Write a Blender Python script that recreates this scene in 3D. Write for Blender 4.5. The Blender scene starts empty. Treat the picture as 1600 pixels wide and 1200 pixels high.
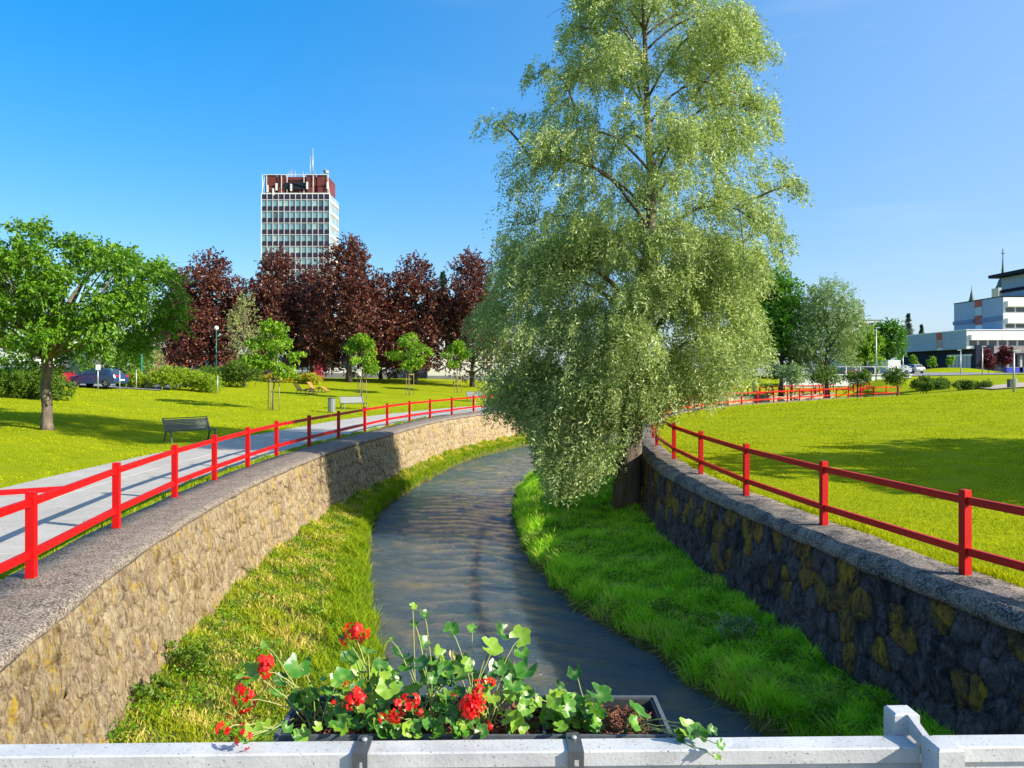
import bpy, math, random
import numpy as np
from mathutils import Vector, Matrix

R = math.radians
rng = np.random.default_rng(11)
random.seed(7)
scn = bpy.context.scene
COL = scn.collection

# ------------------------------------------------------------------ camera
F = 1180.0          # focal length in pixels of the 1600 px wide photograph
HC = 2.65           # camera height above the bank
YH = 583.0
cam_d = bpy.data.cameras.new('camera')
cam = bpy.data.objects.new('camera', cam_d)
COL.objects.link(cam)
cam.location = (0, 0, HC)
cam.rotation_euler = (R(90), 0, 0)
cam_d.sensor_width = 36
cam_d.lens = 36 * F / 1600
cam_d.shift_y = -17 / 1600
cam_d.clip_start = 0.05
cam_d.clip_end = 4000
scn.camera = cam

# ------------------------------------------------------------------ world, sun, exposure
SUN_EL, SUN_AZ = 29.0, 111.0      # azimuth clockwise from +Y
w = bpy.data.worlds.new('World')
scn.world = w
w.use_nodes = True
wn = w.node_tree
bg = wn.nodes['Background']
sky = wn.nodes.new('ShaderNodeTexSky')
sky.sky_type = 'NISHITA'
sky.sun_disc = False
sky.sun_elevation = R(SUN_EL)
sky.sun_rotation = R(SUN_AZ)
sky.altitude = 300
sky.air_density = 1.0
sky.dust_density = 2.5
sky.ozone_density = 3.5
hs = wn.nodes.new('ShaderNodeHueSaturation')
hs.inputs['Hue'].default_value = 0.505
hs.inputs['Saturation'].default_value = 1.93
gm = wn.nodes.new('ShaderNodeGamma')
gm.inputs['Gamma'].default_value = 0.60
wn.links.new(sky.outputs[0], gm.inputs['Color'])
wn.links.new(gm.outputs[0], hs.inputs['Color'])
hs.inputs['Value'].default_value = 1.45
# the air is paler towards the sun's side, with a few thin high clouds low on that side
wtc = wn.nodes.new('ShaderNodeTexCoord')
wdot = wn.nodes.new('ShaderNodeVectorMath'); wdot.operation = 'DOT_PRODUCT'
wdot.inputs[1].default_value = (math.sin(R(SUN_AZ)), math.cos(R(SUN_AZ)), 0.0)
wn.links.new(wtc.outputs['Generated'], wdot.inputs[0])
wr = wn.nodes.new('ShaderNodeMapRange'); wr.interpolation_type = 'SMOOTHSTEP'
for k_, v_ in ((1, -0.75), (2, 0.75), (3, 0.0), (4, 0.62)): wr.inputs[k_].default_value = v_
wn.links.new(wdot.outputs['Value'], wr.inputs[0])
wmx = wn.nodes.new('ShaderNodeMixRGB'); wmx.inputs[2].default_value = (1.55, 2.25, 3.35, 1)
wn.links.new(wr.outputs[0], wmx.inputs[0]); wn.links.new(hs.outputs[0], wmx.inputs[1])
wmp = wn.nodes.new('ShaderNodeMapping'); wmp.inputs['Scale'].default_value = (2.2, 2.2, 16.0); wmp.inputs['Rotation'].default_value = (0.1, 0.12, 0)
wn.links.new(wtc.outputs['Generated'], wmp.inputs[0])
wno = wn.nodes.new('ShaderNodeTexNoise'); wno.inputs['Scale'].default_value = 1.6; wno.inputs['Detail'].default_value = 5; wno.inputs['Roughness'].default_value = 0.55
wn.links.new(wmp.outputs[0], wno.inputs['Vector'])
wcr = wn.nodes.new('ShaderNodeMapRange')
for k_, v_ in ((1, 0.56), (2, 0.78), (3, 0.0), (4, 0.35)): wcr.inputs[k_].default_value = v_
wn.links.new(wno.outputs['Fac'], wcr.inputs[0])
wml = wn.nodes.new('ShaderNodeMath'); wml.operation = 'MULTIPLY'
wn.links.new(wcr.outputs[0], wml.inputs[0]); wn.links.new(wr.outputs[0], wml.inputs[1])
wm2 = wn.nodes.new('ShaderNodeMixRGB'); wm2.inputs[2].default_value = (2.9, 3.1, 3.4, 1)
wn.links.new(wml.outputs[0], wm2.inputs[0]); wn.links.new(wmx.outputs[0], wm2.inputs[1])
wn.links.new(wm2.outputs[0], bg.inputs[0])
bg.inputs[1].default_value = 0.15

sd = bpy.data.lights.new('sun', 'SUN')
sd.energy = 4.3
sd.angle = R(0.5)
sd.color = (1.0, 0.93, 0.80)
sun = bpy.data.objects.new('sun', sd)
COL.objects.link(sun)
sv = Vector((math.sin(R(SUN_AZ)) * math.cos(R(SUN_EL)), math.cos(R(SUN_AZ)) * math.cos(R(SUN_EL)), math.sin(R(SUN_EL))))
sun.rotation_euler = sv.to_track_quat('Z', 'Y').to_euler()
sun.location = sv * 60

vs = scn.view_settings
vs.view_transform = 'Standard'
vs.look = 'None'
vs.gamma = 1
vs.exposure = 1.05
vs.use_curve_mapping = False

# ------------------------------------------------------------------ materials
def mat(name, col, rough=0.7, var=0.15, scale=6.0, bump=0.15, bscale=40.0, metal=0.0, col2=None, stretch=None, spec=0.4):
    m = bpy.data.materials.new(name)
    m.use_nodes = True
    nt = m.node_tree
    b = nt.nodes['Principled BSDF']
    b.inputs['Roughness'].default_value = rough
    b.inputs['Metallic'].default_value = metal
    b.inputs['Specular IOR Level'].default_value = spec
    tc = nt.nodes.new('ShaderNodeTexCoord')
    src = tc.outputs['Object']
    if stretch:
        mp = nt.nodes.new('ShaderNodeMapping')
        mp.inputs['Scale'].default_value = stretch
        nt.links.new(src, mp.inputs[0]); src = mp.outputs[0]
    n = nt.nodes.new('ShaderNodeTexNoise')
    n.inputs['Scale'].default_value = scale
    n.inputs['Detail'].default_value = 6
    n.inputs['Roughness'].default_value = 0.65
    nt.links.new(src, n.inputs['Vector'])
    r = nt.nodes.new('ShaderNodeValToRGB')
    c2 = col2 if col2 else tuple(min(1, c * (1 + var)) for c in col)
    c1 = tuple(c * (1 - var) for c in col) if not col2 else col
    r.color_ramp.elements[0].position = 0.3
    r.color_ramp.elements[1].position = 0.7
    r.color_ramp.elements[0].color = (*c1, 1)
    r.color_ramp.elements[1].color = (*c2, 1)
    nt.links.new(n.outputs['Fac'], r.inputs[0])
    nt.links.new(r.outputs[0], b.inputs['Base Color'])
    if bump:
        n2 = nt.nodes.new('ShaderNodeTexNoise')
        n2.inputs['Scale'].default_value = bscale
        n2.inputs['Detail'].default_value = 4
        nt.links.new(src, n2.inputs['Vector'])
        bp = nt.nodes.new('ShaderNodeBump')
        bp.inputs['Strength'].default_value = bump
        bp.inputs['Distance'].default_value = 0.02
        nt.links.new(n2.outputs['Fac'], bp.inputs['Height'])
        nt.links.new(bp.outputs[0], b.inputs['Normal'])
    return m

def leafmat(name, c_dark, c_light, trans=0.35, rough=0.5, c_extra=None, spec=0.35, tcol=None):
    """foliage: per-leaf random colour (attribute rnd), diffuse + translucent"""
    m = bpy.data.materials.new(name)
    m.use_nodes = True
    nt = m.node_tree
    b = nt.nodes['Principled BSDF']
    b.inputs['Roughness'].default_value = rough
    b.inputs['Specular IOR Level'].default_value = spec
    at = nt.nodes.new('ShaderNodeAttribute')
    at.attribute_name = 'rnd'
    r = nt.nodes.new('ShaderNodeValToRGB')
    r.color_ramp.elements[0].color = (*c_dark, 1)
    r.color_ramp.elements[1].color = (*c_light, 1)
    if c_extra:
        e = r.color_ramp.elements.new(0.9)
        e.color = (*c_light, 1)
        r.color_ramp.elements[2].color = (*c_extra, 1)
    nt.links.new(at.outputs['Fac'], r.inputs[0])
    nt.links.new(r.outputs[0], b.inputs['Base Color'])
    tr = nt.nodes.new('ShaderNodeBsdfTranslucent')
    mul = nt.nodes.new('ShaderNodeMixRGB')
    mul.blend_type = 'MULTIPLY'
    mul.inputs[0].default_value = 1
    mul.inputs[2].default_value = (*(tcol or (1.3, 1.25, 0.6)), 1)
    nt.links.new(r.outputs[0], mul.inputs[1])
    nt.links.new(mul.outputs[0], tr.inputs['Color'])
    mx = nt.nodes.new('ShaderNodeMixShader')
    mx.inputs[0].default_value = trans
    nt.links.new(b.outputs[0], mx.inputs[1])
    nt.links.new(tr.outputs[0], mx.inputs[2])
    nt.links.new(mx.outputs[0], nt.nodes['Material Output'].inputs['Surface'])
    return m

class NG:
    """tiny node helper for the bespoke materials"""
    def __init__(s, name, rough=0.8, spec=0.3):
        s.m = bpy.data.materials.new(name); s.m.use_nodes = True
        s.nt = s.m.node_tree; s.b = s.nt.nodes['Principled BSDF']
        s.b.inputs['Roughness'].default_value = rough
        s.b.inputs['Specular IOR Level'].default_value = spec
        g = s.nt.nodes.new('ShaderNodeNewGeometry'); s.pos = g.outputs['Position']
        s.geo = g
    def link(s, a, b): s.nt.links.new(a, b)
    def mapping(s, sc, rot=(0, 0, 0)):
        n = s.nt.nodes.new('ShaderNodeMapping'); n.inputs['Scale'].default_value = sc
        n.inputs['Rotation'].default_value = rot
        s.link(s.pos, n.inputs[0]); return n.outputs[0]
    def noise(s, scale, detail=5, vec=None, rough=0.6, dist=0.0):
        n = s.nt.nodes.new('ShaderNodeTexNoise'); n.inputs['Scale'].default_value = scale
        n.inputs['Detail'].default_value = detail; n.inputs['Roughness'].default_value = rough
        n.inputs['Distortion'].default_value = dist
        s.link(vec if vec is not None else s.pos, n.inputs['Vector']); return n.outputs['Fac']
    def ramp(s, fac, stops):
        n = s.nt.nodes.new('ShaderNodeValToRGB'); cr = n.color_ramp
        while len(cr.elements) < len(stops): cr.elements.new(0.5)
        for e, (p, c) in zip(cr.elements, stops):
            e.position = p; e.color = (*c, 1) if len(c) == 3 else c
        s.link(fac, n.inputs[0]); return n.outputs[0]
    def mix(s, fac, a, b, mode='MIX'):
        n = s.nt.nodes.new('ShaderNodeMixRGB'); n.blend_type = mode
        for i, v in ((0, fac), (1, a), (2, b)):
            if isinstance(v, (int, float)): n.inputs[i].default_value = v
            elif isinstance(v, tuple): n.inputs[i].default_value = (*v, 1)
            else: s.link(v, n.inputs[i])
        return n.outputs[0]
    def math(s, op, a, b=0.0):
        n = s.nt.nodes.new('ShaderNodeMath'); n.operation = op
        for i, v in ((0, a), (1, b)):
            if isinstance(v, (int, float)): n.inputs[i].default_value = v
            else: s.link(v, n.inputs[i])
        return n.outputs[0]
    def bump(s, h, strength=0.3, dist=0.02):
        n = s.nt.nodes.new('ShaderNodeBump'); n.inputs['Strength'].default_value = strength
        n.inputs['Distance'].default_value = dist
        s.link(h, n.inputs['Height']); s.link(n.outputs[0], s.b.inputs['Normal'])
    def color(s, c): s.link(c, s.b.inputs['Base Color']); return s.m

# lawn
g = NG('lawn', 0.95, 0.02)
big = g.noise(0.35, 6, rough=0.75)
fine = g.noise(9.0, 6, rough=0.75)
stripe = g.noise(1.0, 6, g.mapping((0.4, 3.0, 1)), 0.7)
c = g.ramp(big, [(0.3, (0.17, 0.26, 0.002)), (0.7, (0.46, 0.45, 0.003))])
c = g.mix(0.55, c, g.ramp(fine, [(0.28, (0.11, 0.16, 0.005)), (0.5, (0.27, 0.32, 0.008)), (0.75, (0.44, 0.44, 0.03))]))
c = g.mix(0.25, c, g.ramp(stripe, [(0.35, (0.12, 0.18, 0.006)), (0.7, (0.32, 0.35, 0.02))]))
g.bump(fine, 0.8, 0.06)
M_lawn = g.color(c)

g = NG('berm_soil', 0.95, 0.1)
n = g.noise(3.0, 6)
g.bump(g.noise(25, 5), 0.6, 0.05)
M_soil = g.color(g.ramp(n, [(0.3, (0.045, 0.05, 0.015)), (0.6, (0.12, 0.13, 0.03)), (0.8, (0.16, 0.13, 0.06))]))

M_blade_lawn = leafmat('lawn_blade', (0.14, 0.23, 0.004), (0.56, 0.57, 0.012), 0.35, 0.8, spec=0.03)
M_blade_dry = leafmat('berm_blade_sunny', (0.07, 0.24, 0.008), (0.42, 0.46, 0.02), 0.4, 0.7, (0.72, 0.57, 0.17), spec=0.06)
M_blade_green = leafmat('berm_blade_lush', (0.05, 0.28, 0.008), (0.52, 0.85, 0.05), 0.4, 0.6, (0.6, 0.58, 0.18), spec=0.08)
M_blade_straw = leafmat('straw_blade', (0.25, 0.24, 0.05), (0.5, 0.42, 0.16), 0.3, 0.6, spec=0.15)

# coping concrete
g = NG('coping_concrete', 0.92, 0.15)
sp = g.noise(38, 2, rough=0.6)
md = g.noise(3.5, 6, rough=0.7)
c = g.ramp(sp, [(0.38, (0.035, 0.025, 0.018)), (0.50, (0.22, 0.18, 0.145)), (0.63, (0.46, 0.41, 0.34))])
c = g.mix(0.38, c, g.ramp(md, [(0.38, (0.06, 0.042, 0.03)), (0.62, (0.27, 0.22, 0.175))]))
g.bump(sp, 0.7, 0.015)
M_coping = g.color(c)
g = NG('coping_concrete_weathered', 0.92, 0.15)
sp = g.noise(34, 2, rough=0.6)
md = g.noise(2.5, 6, rough=0.7)
c = g.ramp(sp, [(0.38, (0.02, 0.02, 0.021)), (0.51, (0.125, 0.11, 0.10)), (0.64, (0.45, 0.41, 0.37))])
c = g.mix(0.55, c, g.ramp(md, [(0.40, (0.02, 0.021, 0.024)), (0.60, (0.30, 0.24, 0.18))]))
g.bump(sp, 0.7, 0.015)
M_coping_r = g.color(c)

def stone_mat(name, stops, stain, stain_c, lichen, lichen_c, streak_c, mortar=False, blotch=None):
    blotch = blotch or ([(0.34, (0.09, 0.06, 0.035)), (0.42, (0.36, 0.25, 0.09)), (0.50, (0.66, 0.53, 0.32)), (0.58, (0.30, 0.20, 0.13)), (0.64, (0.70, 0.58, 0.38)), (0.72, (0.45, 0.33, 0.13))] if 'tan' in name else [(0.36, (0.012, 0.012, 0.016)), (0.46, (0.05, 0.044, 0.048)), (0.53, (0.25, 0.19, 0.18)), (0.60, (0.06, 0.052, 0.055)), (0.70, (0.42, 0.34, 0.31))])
    g = NG(name, 0.9, 0.2)
    oi = g.nt.nodes.new('ShaderNodeObjectInfo')
    rnd = oi.outputs['Random']
    at = g.nt.nodes.new('ShaderNodeAttribute'); at.attribute_name = 'rnd'
    if not mortar:
        f = g.math('FRACT', g.math('ADD', rnd, at.outputs['Fac']))
        c = g.ramp(f, stops)
    else:
        c = g.ramp(g.noise(4, 4), stops)
    n1 = g.noise(14, 6, rough=0.75)
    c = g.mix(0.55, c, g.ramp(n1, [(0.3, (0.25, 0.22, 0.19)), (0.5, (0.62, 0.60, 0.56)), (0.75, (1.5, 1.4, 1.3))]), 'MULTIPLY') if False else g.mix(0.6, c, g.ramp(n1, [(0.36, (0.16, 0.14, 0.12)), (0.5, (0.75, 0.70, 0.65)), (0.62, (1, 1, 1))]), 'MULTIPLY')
    # streaks running down the face
    st = g.noise(1.0, 5, g.mapping((6.0, 6.0, 1.1)), 0.75, 0.6)
    c = g.mix(g.ramp(st, [(0.50, (0, 0, 0)), (0.62, (0.75, 0.75, 0.75))]), c, streak_c)
    # large stains
    lg = g.noise(0.45, 4, rough=0.7)
    c = g.mix(g.ramp(lg, [(0.5 - stain, (0, 0, 0)), (0.62 - stain, (0.85, 0.85, 0.85))]), c, stain_c)
    bl = g.noise(1.5, 7, None, 0.78, 1.2)
    c = g.mix(0.55, c, g.ramp(bl, blotch))
    fn = g.noise(9, 6, g.mapping((1.5, 1.5, 0.8)), 0.8, 0.8)
    c = g.mix(0.8, c, g.ramp(fn, [(0.36, (0.10, 0.08, 0.07)), (0.45, (0.60, 0.55, 0.50)), (0.52, (1, 1, 1)), (0.72, (1.0, 1.0, 1.0))]), 'MULTIPLY')
    # lichen patches
    li = g.noise(2.1, 6, g.mapping((1.6, 1.6, 0.9)), 0.75, 0.6)
    c = g.mix(g.ramp(li, [(0.64 - lichen, (0, 0, 0)), (0.72 - lichen, (0.85, 0.85, 0.85))]), c, lichen_c)
    sp = g.noise(60, 3, rough=0.8)
    c = g.mix(g.ramp(sp, [(0.66, (0, 0, 0)), (0.75, (0.6, 0.6, 0.6))]), c, (0.6, 0.57, 0.5))
    g.bump(g.math('ADD', g.math('ADD', n1, fn), g.math('MULTIPLY', sp, 0.3)), 1.0, 0.06)
    return g.color(c)

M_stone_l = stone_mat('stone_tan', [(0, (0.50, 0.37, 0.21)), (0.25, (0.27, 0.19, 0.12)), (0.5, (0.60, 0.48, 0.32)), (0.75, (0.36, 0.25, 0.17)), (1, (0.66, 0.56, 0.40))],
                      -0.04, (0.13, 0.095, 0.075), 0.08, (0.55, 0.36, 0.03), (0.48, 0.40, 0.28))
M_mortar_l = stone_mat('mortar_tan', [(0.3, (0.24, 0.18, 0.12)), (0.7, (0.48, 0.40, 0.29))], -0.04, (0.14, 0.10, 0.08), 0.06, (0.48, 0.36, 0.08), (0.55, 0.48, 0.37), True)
M_stone_r = stone_mat('stone_charcoal', [(0, (0.07, 0.062, 0.066)), (0.35, (0.17, 0.135, 0.13)), (0.6, (0.045, 0.042, 0.048)), (0.85, (0.27, 0.21, 0.19)), (1, (0.10, 0.09, 0.09))],
                      -0.03, (0.018, 0.018, 0.024), 0.0, (0.42, 0.24, 0.03), (0.26, 0.235, 0.23))  # dark charcoal stone tones of the right wall
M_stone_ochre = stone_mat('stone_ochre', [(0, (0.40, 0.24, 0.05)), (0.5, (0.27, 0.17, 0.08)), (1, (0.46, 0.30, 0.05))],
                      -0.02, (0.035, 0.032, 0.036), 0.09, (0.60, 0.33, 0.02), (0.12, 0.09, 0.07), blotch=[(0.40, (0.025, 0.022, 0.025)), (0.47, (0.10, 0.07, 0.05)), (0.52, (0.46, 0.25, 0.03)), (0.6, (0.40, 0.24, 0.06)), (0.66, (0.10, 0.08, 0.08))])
M_mortar_r = stone_mat('mortar_charcoal', [(0.3, (0.03, 0.03, 0.034)), (0.7, (0.11, 0.10, 0.10))], 0.03, (0.02, 0.02, 0.024), -0.1, (0.3, 0.2, 0.05), (0.12, 0.115, 0.115), True)  # dark mortar tones of the right wall

# path slabs
g = NG('path_slab', 0.9, 0.2)
oi = g.nt.nodes.new('ShaderNodeObjectInfo')
c = g.ramp(oi.outputs['Random'], [(0, (0.36, 0.33, 0.28)), (1, (0.46, 0.42, 0.36))])
c = g.mix(0.45, c, g.ramp(g.noise(2.0, 6), [(0.3, (0.27, 0.24, 0.20)), (0.7, (0.54, 0.49, 0.42))]))
c = g.mix(0.3, c, g.ramp(g.noise(70, 2), [(0.35, (0.2, 0.19, 0.18)), (0.6, (0.6, 0.58, 0.54))]))
g.bump(g.noise(60, 3), 0.3, 0.01)
M_slab = g.color(c)

# water
g = NG('river_water', 0.03, 1.0)
n1 = g.noise(1.1, 4, g.mapping((1.0, 1.8, 1.0)), 0.6, 0.8)
n2 = g.noise(3.2, 6, g.mapping((1.0, 2.3, 1.0)), 0.70, 0.9)
n3 = g.noise(9, 5, g.mapping((1.0, 1.6, 1.0)), 0.7, 0.5)
h = g.math('ADD', g.math('MULTIPLY', n1, 1.1), g.math('ADD', g.math('MULTIPLY', n2, 0.95), g.math('MULTIPLY', n3, 0.20)))
g.bump(h, 1.0, 0.16)
g.b.subsurface_method = 'BURLEY'
g.b.inputs['Subsurface Weight'].default_value = 1.0
g.b.inputs['Subsurface Radius'].default_value = (1, 1, 1)
g.b.inputs['Subsurface Scale'].default_value = 0.45
bed = g.noise(0.55, 4)
c = g.ramp(bed, [(0.36, (0.045, 0.085, 0.11)), (0.56, (0.085, 0.11, 0.115)), (0.72, (0.24, 0.18, 0.10))])
g.b.inputs['IOR'].default_value = 1.33
M_water = g.color(c)

M_red = mat('red_paint', (0.52, 0.001, 0.002), 0.5, 0.12, 3, 0.04, 60, spec=0.35)
M_red_dark = mat('red_paint_worn', (0.50, 0.010, 0.014), 0.5, 0.15, 3, 0.04, 60)
M_white = mat('white_paint', (0.52, 0.515, 0.50), 0.6, 0.12, 5, 0.10, 60)
g = NG('white_paint_weathered', 0.55, 0.35)
c = g.ramp(g.noise(9, 5), [(0.35, (0.42, 0.42, 0.42)), (0.65, (0.56, 0.56, 0.56))])
c = g.mix(g.ramp(g.noise(170, 2, rough=0.5), [(0.66, (0, 0, 0)), (0.71, (0.8, 0.8, 0.8))]), c, (0.10, 0.09, 0.08))
c = g.mix(g.ramp(g.noise(1.0, 4, g.mapping((14, 14, 90)), 0.7), [(0.62, (0, 0, 0)), (0.72, (0.5, 0.5, 0.5))]), c, (0.28, 0.27, 0.25))
g.bump(g.noise(130, 4), 0.25, 0.004)
M_white = g.color(c)
M_dkmetal = mat('dark_grey_metal', (0.085, 0.095, 0.105), 0.4, 0.15, 8, 0.05, 60, metal=0.3)
M_ltmetal = mat('galvanised_metal', (0.42, 0.44, 0.45), 0.45, 0.12, 8, 0.05, 60, metal=0.5)
M_greenpole = mat('green_paint', (0.02, 0.22, 0.14), 0.45, 0.1)
M_bark = mat('bark_grey', (0.05, 0.04, 0.03), 0.95, 0.4, 7, 1.0, 14, stretch=(1, 1, 0.35), col2=(0.24, 0.19, 0.14))
M_bark_dark = mat('bark_dark', (0.03, 0.026, 0.022), 0.95, 0.4, 5, 1.0, 14, stretch=(1, 1, 0.25), col2=(0.10, 0.08, 0.065))
M_bark_willow = mat('bark_willow', (0.07, 0.055, 0.042), 0.95, 0.4, 4, 1.0, 10, stretch=(1, 1, 0.2), col2=(0.20, 0.155, 0.11))
M_stake = mat('stake_wood', (0.30, 0.22, 0.13), 0.9, 0.2, 6, 0.3, 30)
M_soilmulch = mat('bark_mulch', (0.09, 0.03, 0.015), 0.95, 0.4, 30, 0.8, 60, col2=(0.28, 0.12, 0.07))
M_planter = mat('planter_plastic', (0.035, 0.04, 0.045), 0.45, 0.1, 8, 0.1, 60)
M_glass = mat('dark_glass', (0.03, 0.045, 0.06), 0.08, 0.2, 0.5, 0, spec=0.8)
M_glassblue = mat('tower_glass', (0.10, 0.22, 0.27), 0.12, 0.35, 0.08, 0, spec=0.8, col2=(0.22, 0.40, 0.46))
M_spandrel = mat('spandrel_dark', (0.030, 0.022, 0.050), 0.35, 0.2, 0.3, 0)
M_towerwhite = mat('tower_white_metal', (0.70, 0.70, 0.70), 0.5, 0.08, 0.5, 0)
M_mullion = mat('tower_mullion', (0.50, 0.44, 0.44), 0.5, 0.1, 0.5, 0)
M_rust = mat('rust_red_cladding', (0.14, 0.03, 0.028), 0.6, 0.3, 0.5, 0)
M_wallwhite = mat('white_render', (0.72, 0.72, 0.71), 0.8, 0.05, 0.6, 0.05, 20)
M_wallshade = mat('bluegrey_shade_panel', (0.27, 0.345, 0.45), 0.6, 0.05, 0.5, 0.0)  # blue grey carries the shade of the building's left sides in its colour
M_wallnavy = mat('dark_slate_cladding', (0.018, 0.024, 0.042), 0.85, 0.15, 0.5, 0.0, spec=0.15)
M_wallstone = mat('stone_cladding', (0.20, 0.17, 0.155), 0.9, 0.3, 1.2, 0.2, 3, col2=(0.42, 0.38, 0.35))
M_wallgrey = mat('grey_cladding', (0.20, 0.21, 0.23), 0.8, 0.1, 1)
M_brickred = mat('red_panel', (0.42, 0.09, 0.06), 0.7, 0.12, 1)
M_cream = mat('cream_awning', (0.78, 0.76, 0.70), 0.7, 0.04, 1)
M_asphalt = mat('asphalt', (0.22, 0.22, 0.225), 0.95, 0.2, 2, 0.2, 40)
M_sandpath = mat('sand_paving', (0.44, 0.36, 0.27), 0.95, 0.1, 1, 0.2, 40)
M_lounger = mat('lounger_wood', (0.42, 0.23, 0.06), 0.6, 0.2, 6, 0.2, 30, stretch=(1, 6, 1))
M_tyre = mat('tyre_rubber', (0.02, 0.02, 0.022), 0.85, 0.1)
M_rim = mat('alloy_rim', (0.55, 0.56, 0.58), 0.35, 0.05, metal=0.6)
M_carblue = mat('car_paint_blue', (0.018, 0.05, 0.14), 0.22, 0.05, 1, 0, spec=0.7)
M_carred = mat('car_paint_red', (0.40, 0.01, 0.03), 0.22, 0.05, 1, 0, spec=0.7)
M_carwhite = mat('car_paint_white', (0.7, 0.71, 0.73), 0.22, 0.03, 1, 0, spec=0.7)
M_carsilver = mat('car_paint_silver', (0.42, 0.43, 0.45), 0.25, 0.03, 1, 0, metal=0.4)
M_cardark = mat('car_paint_dark', (0.025, 0.03, 0.045), 0.22, 0.05, 1, 0, spec=0.7)
M_taillight = mat('tail_light_red', (0.5, 0.01, 0.02), 0.2, 0.05, 1, 0)
M_headlight = mat('head_light_glass', (0.7, 0.72, 0.75), 0.1, 0.05, 1, 0)
M_bluecloth = mat('blue_plastic', (0.02, 0.05, 0.45), 0.6, 0.1)
M_globe = mat('opal_globe', (0.82, 0.80, 0.80), 0.3, 0.02, 1, 0)
M_spire = mat('spire_copper', (0.06, 0.10, 0.09), 0.6, 0.2, 1, 0)
M_churchstone = mat('church_stone', (0.45, 0.44, 0.42), 0.8, 0.1, 1, 0)

# foliage
M_willow = leafmat('willow_leaf', (0.13, 0.21, 0.06), (0.58, 0.66, 0.23), 0.38, 0.42, (0.78, 0.84, 0.46), spec=0.5, tcol=(1.15, 1.2, 0.7))
M_cherry = leafmat('left_tree_leaf', (0.03, 0.12, 0.006), (0.20, 0.38, 0.012), 0.28, 0.4, spec=0.35)
M_maple = leafmat('copper_maple_leaf', (0.03, 0.014, 0.012), (0.19, 0.055, 0.034), 0.25, 0.42, (0.28, 0.16, 0.04), spec=0.45, tcol=(1.4, 0.8, 0.6))
M_young = leafmat('young_tree_leaf', (0.05, 0.18, 0.006), (0.34, 0.52, 0.02), 0.3, 0.45)
M_deep = leafmat('deep_green_leaf', (0.03, 0.13, 0.006), (0.14, 0.34, 0.012), 0.3, 0.4, spec=0.4)
M_silver = leafmat('silver_green_leaf', (0.11, 0.21, 0.06), (0.36, 0.47, 0.20), 0.3, 0.5)
M_conifer = leafmat('conifer_needle', (0.015, 0.05, 0.025), (0.05, 0.11, 0.05), 0.1, 0.6)
M_hedge = leafmat('hedge_leaf', (0.05, 0.12, 0.008), (0.15, 0.25, 0.015), 0.3, 0.5)
M_bushlime = leafmat('lime_bush_leaf', (0.15, 0.28, 0.01), (0.38, 0.48, 0.02), 0.35, 0.5)
M_bushyellow = leafmat('yellow_bush_leaf', (0.30, 0.32, 0.02), (0.55, 0.48, 0.03), 0.3, 0.5)
M_bare = leafmat('sparse_tree_leaf', (0.16, 0.20, 0.05), (0.42, 0.44, 0.18), 0.3, 0.5)
M_smallred = leafmat('small_red_leaf', (0.08, 0.01, 0.02), (0.22, 0.03, 0.04), 0.2, 0.5, tcol=(1.4, 0.8, 0.6))

# ------------------------------------------------------------------ object helpers
def link(name, me, parent=None, m=None):
    o = bpy.data.objects.new(name, me)
    COL.objects.link(o)
    if m is not None and me is not None and len(me.materials) == 0:
        me.materials.append(m)
    if parent is not None:
        o.parent = parent
    return o

def tag(o, label=None, cat=None, group=None, kind=None):
    if label: o['label'] = label
    if cat: o['category'] = cat
    if group: o['group'] = group
    if kind: o['kind'] = kind
    return o

def thing(name, label, cat, loc=(0, 0, 0), rz=0.0, group=None):
    o = bpy.data.objects.new(name, None)
    COL.objects.link(o)
    o.empty_display_size = 0.2
    o.location = loc
    o.rotation_euler = (0, 0, rz)
    return tag(o, label, cat, group)

def kids(o): return [c for c in o.children]

def dup(o, loc=None, rz=None, label=None, scale=None, group=None, parent=None):
    c = o.copy()
    COL.objects.link(c)
    if parent is not None: c.parent = parent
    if loc is not None: c.location = loc
    if rz is not None: c.rotation_euler = (0, 0, rz)
    if scale is not None: c.scale = scale if hasattr(scale, '__len__') else (scale,) * 3
    if label: c['label'] = label
    if group: c['group'] = group
    for ch in list(o.children):
        dup(ch, parent=c)
    return c

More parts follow.
